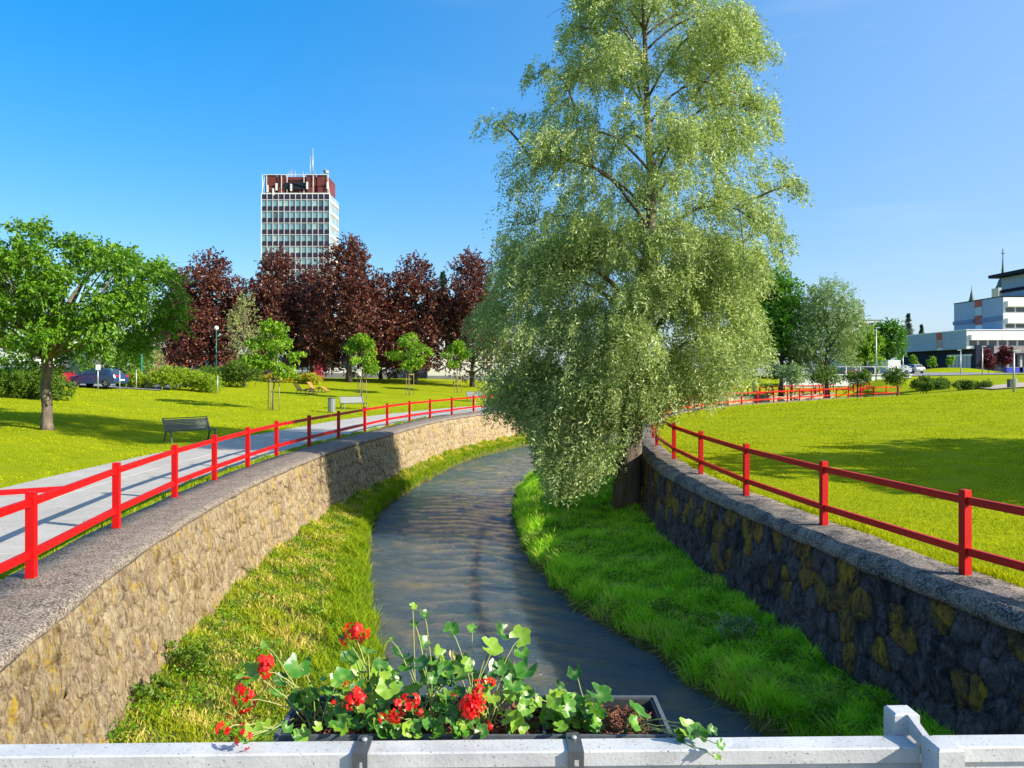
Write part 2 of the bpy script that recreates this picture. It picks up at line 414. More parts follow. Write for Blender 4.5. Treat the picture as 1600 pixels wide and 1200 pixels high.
class MB:
    """collects shapes, builds ONE mesh object"""
    def __init__(s): s.v = []; s.f = []; s.sm = []
    def add(s, vs, fs, smooth=False):
        n = len(s.v); s.v += [tuple(p) for p in vs]
        s.f += [tuple(i + n for i in f) for f in fs]; s.sm += [smooth] * len(fs)
    def box(s, x0, x1, y0, y1, z0, z1, bev=0.0):
        if bev:
            b = bev
            P = []
            for z, ins in ((z0, b), (z0 + b, 0), (z1 - b, 0), (z1, b)):
                P += [(x0 + ins, y0 + ins, z), (x1 - ins, y0 + ins, z), (x1 - ins, y1 - ins, z), (x0 + ins, y1 - ins, z)]
            Fc = [(3, 2, 1, 0), (12, 13, 14, 15)]
            for k in range(3):
                for i in range(4):
                    j = (i + 1) % 4
                    Fc.append((k * 4 + i, k * 4 + j, k * 4 + 4 + j, k * 4 + 4 + i))
            s.add(P, Fc)
        else:
            s.add([(x0, y0, z0), (x1, y0, z0), (x1, y1, z0), (x0, y1, z0), (x0, y0, z1), (x1, y0, z1), (x1, y1, z1), (x0, y1, z1)],
                  [(3, 2, 1, 0), (4, 5, 6, 7), (0, 1, 5, 4), (1, 2, 6, 5), (2, 3, 7, 6), (3, 0, 4, 7)])
        return s
    def bar(s, a, b, wd, ht, up=(0, 0, 1)):
        a = Vector(a); b = Vector(b); d = (b - a).normalized(); u = Vector(up)
        sd_ = d.cross(u)
        if sd_.length < 1e-4: sd_ = Vector((1, 0, 0))
        sd_.normalize(); u = sd_.cross(d).normalized()
        P = []
        for p in (a, b):
            for sx, sz in ((-1, -1), (1, -1), (1, 1), (-1, 1)):
                P.append(p + sd_ * sx * wd / 2 + u * sz * ht / 2)
        s.add(P, [(3, 2, 1, 0), (4, 5, 6, 7), (0, 1, 5, 4), (1, 2, 6, 5), (2, 3, 7, 6), (3, 0, 4, 7)])
        return s
    def tube(s, pts, rad, n=8, cap=True):
        pts = [Vector(p) for p in pts]
        if not hasattr(rad, '__len__'): rad = [rad] * len(pts)
        P = []; ref = Vector((0.31, 0.2, 0.93)).normalized(); last = None
        for i, p in enumerate(pts):
            d = (pts[min(i + 1, len(pts) - 1)] - pts[max(i - 1, 0)]).normalized()
            if last is None:
                a = d.cross(ref)
                if a.length < 0.05: a = d.cross(Vector((1, 0, 0)))
                a.normalize()
            else:
                a = (last - d * last.dot(d)).normalized()
            last = a; b = d.cross(a)
            for k in range(n):
                t = 2 * math.pi * k / n
                P.append(p + (a * math.cos(t) + b * math.sin(t)) * rad[i])
        Fc = []
        for i in range(len(pts) - 1):
            for k in range(n):
                j = (k + 1) % n
                Fc.append((i * n + k, i * n + j, (i + 1) * n + j, (i + 1) * n + k))
        if cap:
            Fc.append(tuple(range(n - 1, -1, -1)))
            Fc.append(tuple(range((len(pts) - 1) * n, len(pts) * n)))
        s.add(P, Fc, True)
        return s
    def lathe(s, prof, n=20, c=(0, 0, 0)):
        P = []; Fc = []
        for r_, z in prof:
            for k in range(n):
                t = 2 * math.pi * k / n
                P.append((c[0] + r_ * math.cos(t), c[1] + r_ * math.sin(t), c[2] + z))
        for i in range(len(prof) - 1):
            for k in range(n):
                j = (k + 1) % n
                Fc.append((i * n + k, i * n + j, (i + 1) * n + j, (i + 1) * n + k))
        Fc.append(tuple(range(n - 1, -1, -1))); Fc.append(tuple(range((len(prof) - 1) * n, len(prof) * n)))
        s.add(P, Fc, True)
        return s
    def mesh(s, name, m):
        me = bpy.data.meshes.new(name)
        me.from_pydata(s.v, [], s.f)
        me.materials.append(m)
        me.polygons.foreach_set('use_smooth', s.sm)
        me.update()
        return me
    def build(s, name, m, parent=None):
        return link(name, s.mesh(name, m), parent)

def npmesh(name, V, nper, m, rnd=None, smooth=False, faces=None):
    """V (n,3) float; faces of nper consecutive verts, or explicit (k,nper) index array"""
    me = bpy.data.meshes.new(name)
    V = np.ascontiguousarray(V, dtype=np.float32)
    if faces is None:
        faces = np.arange(len(V), dtype=np.int32).reshape(-1, nper)
    faces = np.ascontiguousarray(faces, dtype=np.int32)
    me.vertices.add(len(V)); me.vertices.foreach_set('co', V.ravel())
    me.loops.add(faces.size); me.loops.foreach_set('vertex_index', faces.ravel())
    me.polygons.add(len(faces))
    me.polygons.foreach_set('loop_start', np.arange(len(faces), dtype=np.int32) * faces.shape[1])
    me.polygons.foreach_set('use_smooth', np.full(len(faces), smooth))
    if rnd is not None:
        a = me.attributes.new('rnd', 'FLOAT', 'POINT')
        a.data.foreach_set('value', np.ascontiguousarray(rnd, dtype=np.float32))
    me.materials.append(m)
    me.update(calc_edges=True)
    me.validate()
    return me

def unit(v): return v / np.maximum(np.linalg.norm(v, axis=-1, keepdims=True), 1e-9)

def leaf_geo(P, D, L, W, r, fold=0.0):
    """rhombic leaves: P base points, D unit directions, L lengths, W widths"""
    n = len(P)
    rv = unit(r.normal(size=(n, 3)))
    S = unit(np.cross(D, rv))
    N = np.cross(S, D)
    L = np.broadcast_to(L, n)[:, None]; W = np.broadcast_to(W, n)[:, None]
    mid = P + D * L * 0.45 + N * W * fold
    V = np.stack([P, mid + S * W / 2, P + D * L, mid - S * W / 2], 1)
    return V.reshape(-1, 3)

# ------------------------------------------------------------------ plan of the place
def catmull(pts, step=0.4):
    P = np.array(pts, float)
    P = np.vstack([2 * P[0] - P[1], P, 2 * P[-1] - P[-2]])
    out = []
    for i in range(1, len(P) - 2):
        p0, p1, p2, p3 = P[i - 1:i + 3]
        n = max(2, int(np.linalg.norm(p2 - p1) / step * 2))
        t = np.linspace(0, 1, n, endpoint=False)[:, None]
        out.append(0.5 * ((2 * p1) + (-p0 + p2) * t + (2 * p0 - 5 * p1 + 4 * p2 - p3) * t ** 2 + (-p0 + 3 * p1 - 3 * p2 + p3) * t ** 3))
    out.append(P[-2][None])
    C = np.vstack(out)
    s = np.concatenate([[0], np.cumsum(np.linalg.norm(np.diff(C, axis=0), axis=1))])
    n = int(s[-1] / step) + 1
    u = np.linspace(0, s[-1], n)
    return np.stack([np.interp(u, s, C[:, k]) for k in range(C.shape[1])], 1)

class Line:
    def __init__(s, pts, step=0.4):
        s.P = catmull(pts, step)
        s.s = np.concatenate([[0], np.cumsum(np.linalg.norm(np.diff(s.P, axis=0), axis=1))])
        s.len = s.s[-1]
    def at(s, u):
        u = np.asarray(u, float)
        return np.stack([np.interp(u, s.s, s.P[:, 0]), np.interp(u, s.s, s.P[:, 1])], -1)
    def tan(s, u): return unit(s.at(np.asarray(u) + 0.6) - s.at(np.asarray(u) - 0.6))
    def left(s, u):     # normal to the left of travel (+Y travel -> -X)
        t = s.tan(u); return np.stack([-t[..., 1], t[..., 0]], -1)
    def dist(s, X, Y):
        d = np.full(np.shape(X), 1e9)
        A = s.P[:-1:2]; B = s.P[1::2] if len(s.P) % 2 == 0 else s.P[1::2]
        Q = s.P[::2]
        for i in range(len(Q) - 1):
            a = Q[i]; b = Q[i + 1]; ab = b - a; L2 = ab @ ab + 1e-9
            t = np.clip(((X - a[0]) * ab[0] + (Y - a[1]) * ab[1]) / L2, 0, 1)
            d = np.minimum(d, np.hypot(X - a[0] - ab[0] * t, Y - a[1] - ab[1] * t))
        return d
    def u_of_y(s, y): return np.interp(y, s.P[:, 1], s.s)

ZW = -2.5
# top edges of the two walls, river side
WL = Line([(-3.6, -4), (-3.65, 0), (-4.18, 4), (-4.92, 7.75), (-5.58, 11.02), (-6.09, 15.3), (-6.31, 19.4), (-6.29, 23.8), (-6.02, 28.2), (-5.45, 32.5), (-4.24, 41.7), (-2.45, 48), (1.5, 57.5), (7, 65), (13, 71.5), (20, 78.5), (28, 86.5), (36, 95), (46, 105)])
WR = Line([(7.6, -4), (6.9, 0), (6.2, 5), (5.6, 8.3), (5.17, 10.5), (4.95, 12.4), (4.66, 15), (4.36, 17.8), (4.24, 20.5), (4.3, 23.2), (4.65, 27.7), (5.2, 31.5), (5.9, 35.2), (7.6, 42.2), (10.1, 49.3), (13.4, 55.6), (18.3, 63), (23.4, 68.6), (29.5, 75.6), (37.5, 83.6), (47, 92.5)])
# water's edges
EL = Line([(-1.5, -4), (-1.5, 4), (-1.75, 9), (-2.16, 12.7), (-2.59, 14.6), (-3.27, 17.5), (-4.0, 21), (-4.55, 24.4), (-4.8, 28), (-4.45, 33), (-3.8, 37.5), (-2.9, 43), (-1.0, 48.8), (2.3, 56), (7.8, 63), (14, 69.6), (28, 84), (46, 102)])
ER = Line([(5.4, -4), (5.3, 4), (4.9, 8), (3.6, 10.9), (3.19, 11.75), (2.76, 13), (2.41, 14.2), (1.92, 15.2), (1.38, 16.5), (0.80, 18.9), (0.38, 21.4), (0.07, 25.6), (0.05, 29.4), (0.35, 33.4), (1.3, 38.2), (3.4, 43.5), (7, 50), (12, 57), (17, 63), (24, 70), (46, 93)])
FR = Line([(6.75, 3.2), (6.35, 6.6), (5.96, 9.93), (5.42, 13.1), (5.08, 16.4), (4.98, 19.9), (5.0, 23.3), (5.3, 27.7), (5.85, 31.5), (6.5, 35), (8.3, 42), (10.8, 49), (14, 55), (19, 62.5), (24, 68), (30, 75), (38, 83), (48, 91.5)])

chan = np.vstack([WL.P[::2], WR.P[::-2]])
def in_poly(X, Y, P):
    c = np.zeros(np.shape(X), bool)
    n = len(P); j = n - 1
    for i in range(n):
        yi, yj = P[i, 1], P[j, 1]
        if yi != yj:
            cond = ((yi > Y) != (yj > Y)) & (X < (P[j, 0] - P[i, 0]) * (Y - yi) / (yj - yi) + P[i, 0])
            c ^= cond
        j = i
    return c

def sstep(a, b, x):
    t = np.clip((x - a) / (b - a), 0, 1); return t * t * (3 - 2 * t)

def hill(X, Y):
    """bank height without the channel"""
    X = np.asarray(X, float); Y = np.asarray(Y, float)
    dl = WL.dist(X, Y); dr = WR.dist(X, Y)
    leftside = dl < dr
    hl = np.minimum(0.062 * np.maximum(0, dl - 8.0), 1.75)
    hl = hl + 0.25 * sstep(70, 120, Y)
    # plaza behind the left bank on the right of the picture stays low, then the terrace
    pl = sstep(0, 12, X)
    terr = 0.25 + 2.05 * sstep(107.5, 110.5, Y)
    hl = hl * (1 - pl) + np.minimum(hl, terr) * pl
    hl = np.where((X > 10) & (Y > 107), np.maximum(hl, terr), hl)
    hr = 0.105 * np.maximum(0, dr - 2.5) * np.clip((Y - 14) / 42, 0, 1)
    hr = 1.85 * (1 - np.exp(-hr / 1.85)) + 0.9 * sstep(70, 105, Y) * sstep(40, 60, X)
    k_ = sstep(46, 54, X)
    hl = hl * (1 - k_) + np.maximum(hr, 1.9) * k_
    h = np.where(leftside, hl, hr)
    far = sstep(112, 150, Y) * sstep(20, 60, X)
    return h * (1 - far) + np.maximum(h, 2.75) * far
def hgt(x, y): return float(hill(np.array([x]), np.array([y]))[0])

def ray(px, d): return (px - 800) / F * d
def PX(px, py, d): return Vector(((px - 800) / F * d, d, HC - (py - YH) / F * d))
def place(px, py, dmin=8, dmax=160):
    d = np.arange(dmin, dmax, 0.25)
    X = (px - 800) / F * d; Z = HC - (py - YH) / F * d
    H = hill(X, d)
    k = np.argmax(H >= Z)
    if not (H >= Z).any(): k = len(d) - 1
    return Vector((X[k], d[k], H[k]))

# ------------------------------------------------------------------ ground
def axis(lo, hi, fine_lo, fine_hi, fs, grow=1.16):
    a = list(np.arange(fine_lo, fine_hi + 1e-6, fs))
    s = fs; x = fine_hi
    while x < hi: s *= grow; x += s; a.append(x)
    s = fs; x = fine_lo
    while x > lo: s *= grow; x -= s; a.insert(0, x)
    return np.array(a)
gx = axis(-1500, 1500, -14, 18, 0.3)
gy = axis(-200, 2600, 0, 74, 0.3)
GX, GY = np.meshgrid(gx, gy)
H = hill(GX, GY)
near = (GX > -20) & (GX < 60) & (GY < 112)
ins = np.zeros(GX.shape, bool)
ins[near] = in_poly(GX[near], GY[near], chan)
dd = np.minimum(WL.dist(GX, GY), WR.dist(GX, GY))
H = H + 0.02 * np.sin(GX * 1.7 + 1.3 * np.sin(GY * 0.9)) * np.sin(GY * 1.3) * sstep(2.5, 5, dd)
H[ins | (dd < 0.3)] = -4.0
nx, ny = len(gx), len(gy)
idx = np.arange(nx * ny).reshape(ny, nx)
Fq = np.stack([idx[:-1, :-1], idx[:-1, 1:], idx[1:, 1:], idx[1:, :-1]], -1).reshape(-1, 4)
me = npmesh('ground', np.stack([GX, GY, H], -1).reshape(-1, 3), 4, M_lawn, smooth=False, faces=Fq)
tag(link('ground', me), kind='structure', label='yellow green mown lawn on both banks of the stream')

def strip(name, rows, m, parent=None, smooth=True):
    """rows: list of (n,3) arrays along the strip"""
    A = np.stack(rows, 0); k, n, _ = A.shape
    id_ = np.arange(k * n).reshape(k, n)
    Fq = np.stack([id_[:-1, :-1], id_[:-1, 1:], id_[1:, 1:], id_[1:, :-1]], -1).reshape(-1, 4)
    return link(name, npmesh(name, A.reshape(-1, 3), 4, m, smooth=smooth, faces=Fq), parent)

def r3(P2, z): return np.concatenate([P2, np.full((len(P2), 1), 0.0) + np.reshape(z, (-1, 1))], 1)

# water
N = 700
uL = np.linspace(0, EL.len, N); uR = np.linspace(0, ER.len, N)
pl, pr = EL.at(uL), ER.at(uR)
rows = []
for t in np.linspace(-0.08, 1.08, 46):
    q = pl * (1 - t) + pr * t
    x, y = q[:, 0], q[:, 1]
    z = ZW + 0.013 * np.sin(x * 3.1 + 1.7 * np.sin(y * 0.7)) * np.sin(y * 5.3 + 2 * np.sin(x * 0.8)) + 0.009 * np.sin(y * 9.1 + x * 2.3 + 2 * np.sin(x * 1.9 + y * 0.3)) + 0.012 * np.sin(y * 2.1 - x * 1.1)
    rows.append(r3(q, z))
tag(strip('water', rows, M_water), kind='structure', label='rippling brown and blue stream water')

# berms
def berm(name, foot, edge, label):
    n = 420
    A = foot.at(np.linspace(0, foot.len, n)); B = edge.at(np.linspace(0, edge.len, n))
    rows = []
    for t, z in ((-0.12, -1.72), (0.0, -1.80), (0.3, -1.95), (0.6, -2.05), (0.85, -2.14), (0.93, -2.24), (0.985, -2.42), (1.03, -2.75)):
        q = A * (1 - t) + B * t
        zz = z + 0.05 * np.sin(q[:, 1] * 2.1 + t * 4) + 0.04 * np.sin(q[:, 1] * 5.7 + t * 9)
        wob = 0.07 * np.sin(q[:, 1] * 3.3 + 1) * (t > 0.8) + 0.05 * np.sin(q[:, 1] * 7.9) * (t > 0.8)
        q = q + np.stack([wob, 0 * wob], 1)
        rows.append(r3(q, zz))
    tag(strip(name, rows, M_soil), kind='structure', label=label)
    return A, B, rows
def offset_line(L, off, z=0):
    u = np.linspace(0, L.len, 120)
    return Line([tuple(p) for p in (L.at(u) + L.left(u) * off)], 0.4)
BAT_L, BAT_R = 0.38, 0.22
footL = offset_line(WL, -BAT_L)
footR = offset_line(WR, BAT_R)
_, _, rowsL = berm('river_berm', footL, EL, 'sunny grass berm below the left wall')
_, _, rowsR = berm('river_berm', footR, ER, 'shaded lush grass berm below the right wall')

# ------------------------------------------------------------------ retaining walls
def coping(L, sgn, width, m, parent, u0, u1):
    """sgn=+1: outward is the left normal"""
    u = np.arange(u0, u1, 0.3)
    P = L.at(u); Nn = L.left(u) * sgn
    if sgn > 0: prof = [(0.10, -0.34), (0.02, -0.10), (-0.05, -0.095), (-0.06, -0.05), (-0.045, -0.005), (0.02, 0.03), (width * 0.3, 0.045), (width * 0.6, 0.05), (width, 0.04), (width + 0.03, -0.02), (width + 0.03, -0.3)]
    else: prof = [(0.10, -0.38), (0.02, -0.20), (-0.06, -0.195), (-0.075, -0.16), (-0.07, -0.04), (-0.03, 0.01), (0.04, 0.035), (width * 0.6, 0.05), (width, 0.04), (width + 0.03, -0.02), (width + 0.03, -0.3)]
    rows = []
    r = np.random.default_rng(5)
    for k, (o, z) in enumerate(prof):
        jz = 0.006 * r.normal(size=len(u)) + 0.008 * np.sin(u * 3.1 + k)
        jo = 0.008 * r.normal(size=len(u))
        q = P + Nn * (o + jo)[:, None]
        rows.append(r3(q, z + jz))
    return strip('coping', rows, m, parent)

def wall_point(L, sgn, bat, u, v, depth):
    """v 0 under the coping .. 1 at the foot; depth towards the river"""
    P = L.at(u); Nn = L.left(u) * sgn
    q = P - Nn * (bat * v + depth)[:, None] if hasattr(depth, '__len__') else P - Nn * (bat * v + depth)[..., None]
    return np.concatenate([q, ((-0.09 if sgn > 0 else -0.19) - 1.85 * v)[:, None]], 1)

def voronoi_cells(r, u0, u1, hgt_, sx, sy):
    pts = []
    ny_ = int(hgt_ / sy) + 1
    j = 0; y = sy * 0.45
    while y < hgt_ + sy * 0.2:
        x = u0 + (0.5 * sx if j % 2 else 0)
        while x < u1:
            pts.append((x + r.uniform(-.36, .36) * sx, y + r.uniform(-.34, .34) * sy)); x += sx * r.uniform(0.75, 1.25)
        y += sy; j += 1
    pts = np.array(pts)
    cells = []
    for i, p in enumerate(pts):
        poly = [(p[0] - sx, max(0.0, p[1] - sy)), (p[0] + sx, max(0.0, p[1] - sy)), (p[0] + sx, min(hgt_, p[1] + sy)), (p[0] - sx, min(hgt_, p[1] + sy))]
        d = np.abs(pts - p); nb = np.where((d[:, 0] < 2 * sx) & (d[:, 1] < 2 * sy))[0]
        for j in nb:
            if j == i: continue
            q = pts[j]; mx, my = (p + q) / 2; nx_, ny2 = q - p
            out = []
            for k in range(len(poly)):
                a = poly[k]; b = poly[(k + 1) % len(poly)]
                da = (a[0] - mx) * nx_ + (a[1] - my) * ny2; db = (b[0] - mx) * nx_ + (b[1] - my) * ny2
                if da <= 0: out.append(a)
                if (da < 0) != (db < 0):
                    t = da / (da - db); out.append((a[0] + (b[0] - a[0]) * t, a[1] + (b[1] - a[1]) * t))
            poly = out
            if len(poly) < 3: break
        if len(poly) < 3: continue
        P = np.array(poly); c = P.mean(0)
        # Chaikin once: rounded corners
        Q = []
        for k in range(len(P)):
            a = P[k]; b = P[(k + 1) % len(P)]
            Q += [a * 0.78 + b * 0.22, a * 0.22 + b * 0.78]
        Q = np.array(Q)
        rad = np.linalg.norm(Q - c, axis=1)
        gap = r.uniform(0.004, 0.012)
        Q = Q + r.normal(size=Q.shape) * 0.012
        Q = c + (Q - c) * np.maximum(0.3, (1 - gap / rad))[:, None]
        if rad.mean() < 0.05: continue
        cells.append((c, Q))
    return cells

def build_wall(name, label, L, sgn, bat, u0, u1, sx, sy, m_mortar, m_stone, seed, width, m_cop, m_alt=None):
    r = np.random.default_rng(seed)
    c0 = L.at(np.array([L.u_of_y(12.0)]))[0]
    w_ = thing(name, label, 'wall', (c0[0], c0[1], 0))
    off = np.array([c0[0], c0[1], 0.0])
    def sh(o):
        o.location = (-off[0], -off[1], 0); return o
    sh(coping(L, sgn, width, m_cop, w_, 0, L.len))
    u = np.arange(0, L.len, 0.25)
    rows = []
    for v in np.linspace(-0.02, 1.15, 10):
        dep = 0.004 * r.normal(size=len(u))
        rows.append(wall_point(L, sgn, bat, u, np.full(len(u), v), dep))
    sh(strip('mortar_face', rows, m_mortar, w_))
    cells = voronoi_cells(r, u0, u1, 1.83, sx, sy)
    cells.sort(key=lambda c: c[0][0])
    mb = MB(); rn = []
    for i, (c, Q) in enumerate(cells):
        n = len(Q)
        top = r.uniform(0.010, 0.034)
        tx, ty = r.uniform(-0.03, 0.03, 2)
        ring = []
        for s_, dp in ((1.0, -0.006), (0.955, top * 0.75), (0.6, top + 0.004)):
            q = c + (Q - c) * s_
            d = dp + r.normal(size=n) * 0.005 + (q - c) @ np.array([tx, ty])
            ring.append(wall_point(L, sgn, bat, q[:, 0], q[:, 1] / 1.85, d))
        cen = wall_point(L, sgn, bat, np.array([c[0]]), np.array([c[1] / 1.85]), np.array([top + 0.004]))
        V = np.vstack(ring + [cen])
        fs = []
        for k in range(2):
            for a in range(n):
                b = (a + 1) % n
                fs.append((k * n + a, k * n + b, k * n + n + b, k * n + n + a))
        for a in range(n): fs.append((2 * n + a, 2 * n + (a + 1) % n, 3 * n))
        if i < 300:
            o0 = cen[0]
            me = bpy.data.meshes.new('stone')
            me.from_pydata([tuple(p) for p in (V - o0)], [], fs)
            me.polygons.foreach_set('use_smooth', [True] * len(fs))
            alt = m_alt and r.random() < (0.46 if c[1] < 0.95 else 0.05) and c[0] > u0 + 1
            me.materials.append(m_alt if alt else m_stone)
            o = link('stone', me, w_)
            o.location = tuple(o0 - off)
        else:
            mb.add([tuple(p) for p in (V - off)], fs, True); rn += [r.random()] * len(V)
    if mb.v:
        me = mb.mesh('stones_beyond', m_stone)
        a = me.attributes.new('rnd', 'FLOAT', 'POINT'); a.data.foreach_set('value', np.array(rn, dtype=np.float32))
        tag(link('stones_beyond', me, w_), kind='stuff', label='smaller looking wall stones farther along the stream')
    return w_

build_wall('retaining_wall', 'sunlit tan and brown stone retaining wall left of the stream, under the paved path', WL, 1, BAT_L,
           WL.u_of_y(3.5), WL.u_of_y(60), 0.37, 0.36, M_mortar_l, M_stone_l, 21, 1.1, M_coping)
build_wall('retaining_wall', 'dark charcoal stone retaining wall right of the stream with ochre patches', WR, -1, BAT_R,
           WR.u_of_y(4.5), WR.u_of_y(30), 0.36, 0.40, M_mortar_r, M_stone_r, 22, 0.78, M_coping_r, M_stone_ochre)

# small drain opening with an arched concrete surround at the foot of the left wall
t = thing('drain_outlet', 'small arched drain outlet low in the left stone wall near the white railing', 'drain')
uu = WL.u_of_y(6.9)
p_ = wall_point(WL, 1, BAT_L, np.array([uu]), np.array([0.80]), np.array([0.0]))[0]
tn = WL.tan(np.array([uu]))[0]
t.location = p_; t.rotation_euler = (0, 0, math.atan2(tn[1], tn[0]))
mb = MB(); arc = [(-.11, -.24), (-.11, 0)] + [(-.11 * math.cos(a), .11 * math.sin(a)) for a in np.linspace(.3, 2.84, 7)] + [(.11, 0), (.11, -.24)]
mb.tube([(x, -0.03, z) for x, z in arc], 0.03, 6)
mb.build('surround', M_coping, t)
mb = MB(); mb.box(-.10, .10, -0.035, 0.05, -.24, .05); mb.build('blocked_opening', M_mortar_l, t)

# ------------------------------------------------------------------ path slabs on the left bank
pth = thing('path', None, None)
del_keys = [k for k in ('label', 'category') if k in pth]
pth['kind'] = 'structure'; pth['label'] = 'light grey paved path along the left bank'
u = np.arange(WL.u_of_y(3.5), WL.u_of_y(75), 0.5)
o_in = 1.55 + 0.25 * np.exp(-((u - WL.u_of_y(8)) / 3.0) ** 2)
def pz(x, y): return hill(x, y)
inn = WL.at(u) + WL.left(u) * 1.5; out = WL.at(u) + WL.left(u) * 5.45
rows = []
for t_ in np.linspace(0, 1, 4):
    q = inn * (1 - t_) + out * t_
    rows.append(r3(q, hill(q[:, 0], q[:, 1]) + 0.006))
strip('path_bed', rows, mat('path_joint', (0.16, 0.15, 0.12), 0.95, 0.3, 4), pth)
us = WL.u_of_y(3.6); k = 0
rr = np.random.default_rng(3)
while us < WL.u_of_y(62):
    ln = 1.95
    for a0, a1 in ((1.52, 3.47), (3.49, 5.42)):
        P4 = []
        for uu, aa in ((us + .012, a0), (us + ln - .012, a0), (us + ln - .012, a1), (us + .012, a1)):
            b_ = WL.at(np.array([uu]))[0]; n_ = WL.left(np.array([uu]))[0]
            q = b_ + n_ * aa; P4.append((q[0], q[1]))
        c = np.mean(P4, 0); zt = 0.022 + rr.uniform(-.003, .003)
        V = [(x - c[0], y - c[1], z) for z in (-0.02, zt - .006) for x, y in P4] + [((x - c[0]) * .993, (y - c[1]) * .993, zt) for x, y in P4]
        fs = [(8, 9, 10, 11)] + [(i + 4 * kk, (i + 1) % 4 + 4 * kk, (i + 1) % 4 + 4 + 4 * kk, i + 4 + 4 * kk) for kk in range(2) for i in range(4)]
        me = bpy.data.meshes.new('slab'); me.from_pydata(V, [], fs); me.materials.append(M_slab)
        o = link('slab', me, pth); o.location = (c[0], c[1], 0)
    us += ln

# ------------------------------------------------------------------ red railings
def post_mesh(h=1.1, s=0.105):
    return MB().box(-s / 2, s / 2, -s / 2, s / 2, 0, h, 0.006).mesh('post', M_red)
POST = post_mesh()
def railing(name, label, pts, zfun=lambda x, y: 0.045, skip_first_post=False, group=None, rails=((0.965, 0.10), (0.31, 0.10)), over=0.0):
    p0 = pts[0]
    t = thing(name, label, 'railing', (p0[0], p0[1], zfun(*p0)), 0, group)
    b = Vector((p0[0], p0[1], zfun(*p0)))
    for i, p in enumerate(pts):
        a = pts[max(0, i - 1)]; c = pts[min(len(pts) - 1, i + 1)]
        ang = math.atan2(c[1] - a[1], c[0] - a[0])
        if not (i == 0 and skip_first_post):
            o = link('post', POST, t); o.location = Vector((p[0], p[1], zfun(*p))) - b; o.rotation_euler = (0, 0, ang)
    for i in range(len(pts) - 1):
        a, c = pts[i], pts[i + 1]
        for zc, ht in rails:
            A = Vector((a[0], a[1], zfun(*a) + zc)) - b; C = Vector((c[0], c[1], zfun(*c) + zc)) - b
            d = (C - A).normalized()
            mb = MB(); mb.bar(A + d * 0.045, C - d * 0.045, 0.055, ht); mb.build('rail', M_red, t)
    return t
left_px = [(49, 903), (182, 825), (273, 777), (335, 750), (387, 729), (432, 712), (483, 697), (529, 685), (570, 674), (605, 665), (640, 658), (672, 653), (706, 648), (740, 643)]
LP = [(ray(px, F * 2.605 / (py - YH)), F * 2.605 / (py - YH)) for px, py in left_px]
LP = [(-5.75, 6.9)] + LP
q = catmull(WL.P[::6] , 0.5)
LQ = Line([tuple(p) for p in (WL.at(np.linspace(WL.u_of_y(40), WL.len - 2, 60)) + WL.left(np.linspace(WL.u_of_y(40), WL.len - 2, 60)) * 0.85)], 0.3)
u = LQ.u_of_y(LP[-1][1]) + 3.1
while u < LQ.len - 1:
    p = LQ.at(np.array([u]))[0]; LP.append((p[0], p[1])); u += 3.1
railing('bank_railing', 'long red railing on the left bank between the stream wall and the paved path', LP, zfun=lambda x, y: 0.045)
right_px = [(1508, 898), (1287, 821), (1166, 774), (1095, 740), (1053, 717), (1026, 696)]
RP = [(6.75, 6.3)] + [(ray(px, F * 2.605 / (py - YH)), F * 2.605 / (py - YH)) for px, py in right_px]
u = FR.u_of_y(RP[-1][1]) + 3.2
while u < FR.len - 1:
    p = FR.at(np.array([u]))[0]; RP.append((p[0], p[1])); u += 3.2
railing('bank_railing', 'long red railing on the right bank above the dark wall, bending away behind the willow', RP)
# barrier branching off the left railing across the path
t = thing('path_barrier', 'short red barrier rail branching left across the path from the near left railing', 'barrier', (-6.27, 10.6, 0.045))
MB().bar((0, 0, 0.985), (-2.9, -1.6, 0.985), 0.055, 0.07).build('rail', M_red, t)
o = link('post', POST, t); o.location = (-2.95, -1.63, -0.02)

# ------------------------------------------------------------------ grass blades
def blades(P, Hh, W, lean, r, seg=2):
    n = len(P)
    a = r.uniform(0, 2 * np.pi, n)
    S = np.stack([np.cos(a), np.sin(a), 0 * a], 1)
    b = r.uniform(0, 2 * np.pi, n)
    D = np.stack([np.cos(b), np.sin(b), 0 * b], 1) * (lean * r.uniform(0.2, 1.0, n))[:, None]
    Hh = np.broadcast_to(Hh, n)[:, None]; W = np.broadcast_to(W, n)[:, None]
    up = np.array([0, 0, 1.0])
    if seg == 1:
        V = np.stack([P - S * W / 2, P + S * W / 2, P + up * Hh + D * Hh], 1)
        return V.reshape(-1, 3), None
    m1 = P + up * Hh * 0.55 + D * Hh * 0.35
    tip = P + up * Hh * 0.92 + D * Hh * 1.0
    V = np.stack([P - S * W / 2, P + S * W / 2, m1 + S * W * 0.4, m1 - S * W * 0.4, tip], 1).reshape(-1, 3)
    base = np.arange(n)[:, None] * 5
    tris = np.concatenate([base + np.array([0, 1, 2]), base + np.array([0, 2, 3]), base + np.array([3, 2, 4])], 1).reshape(-1, 3)
    return V, tris

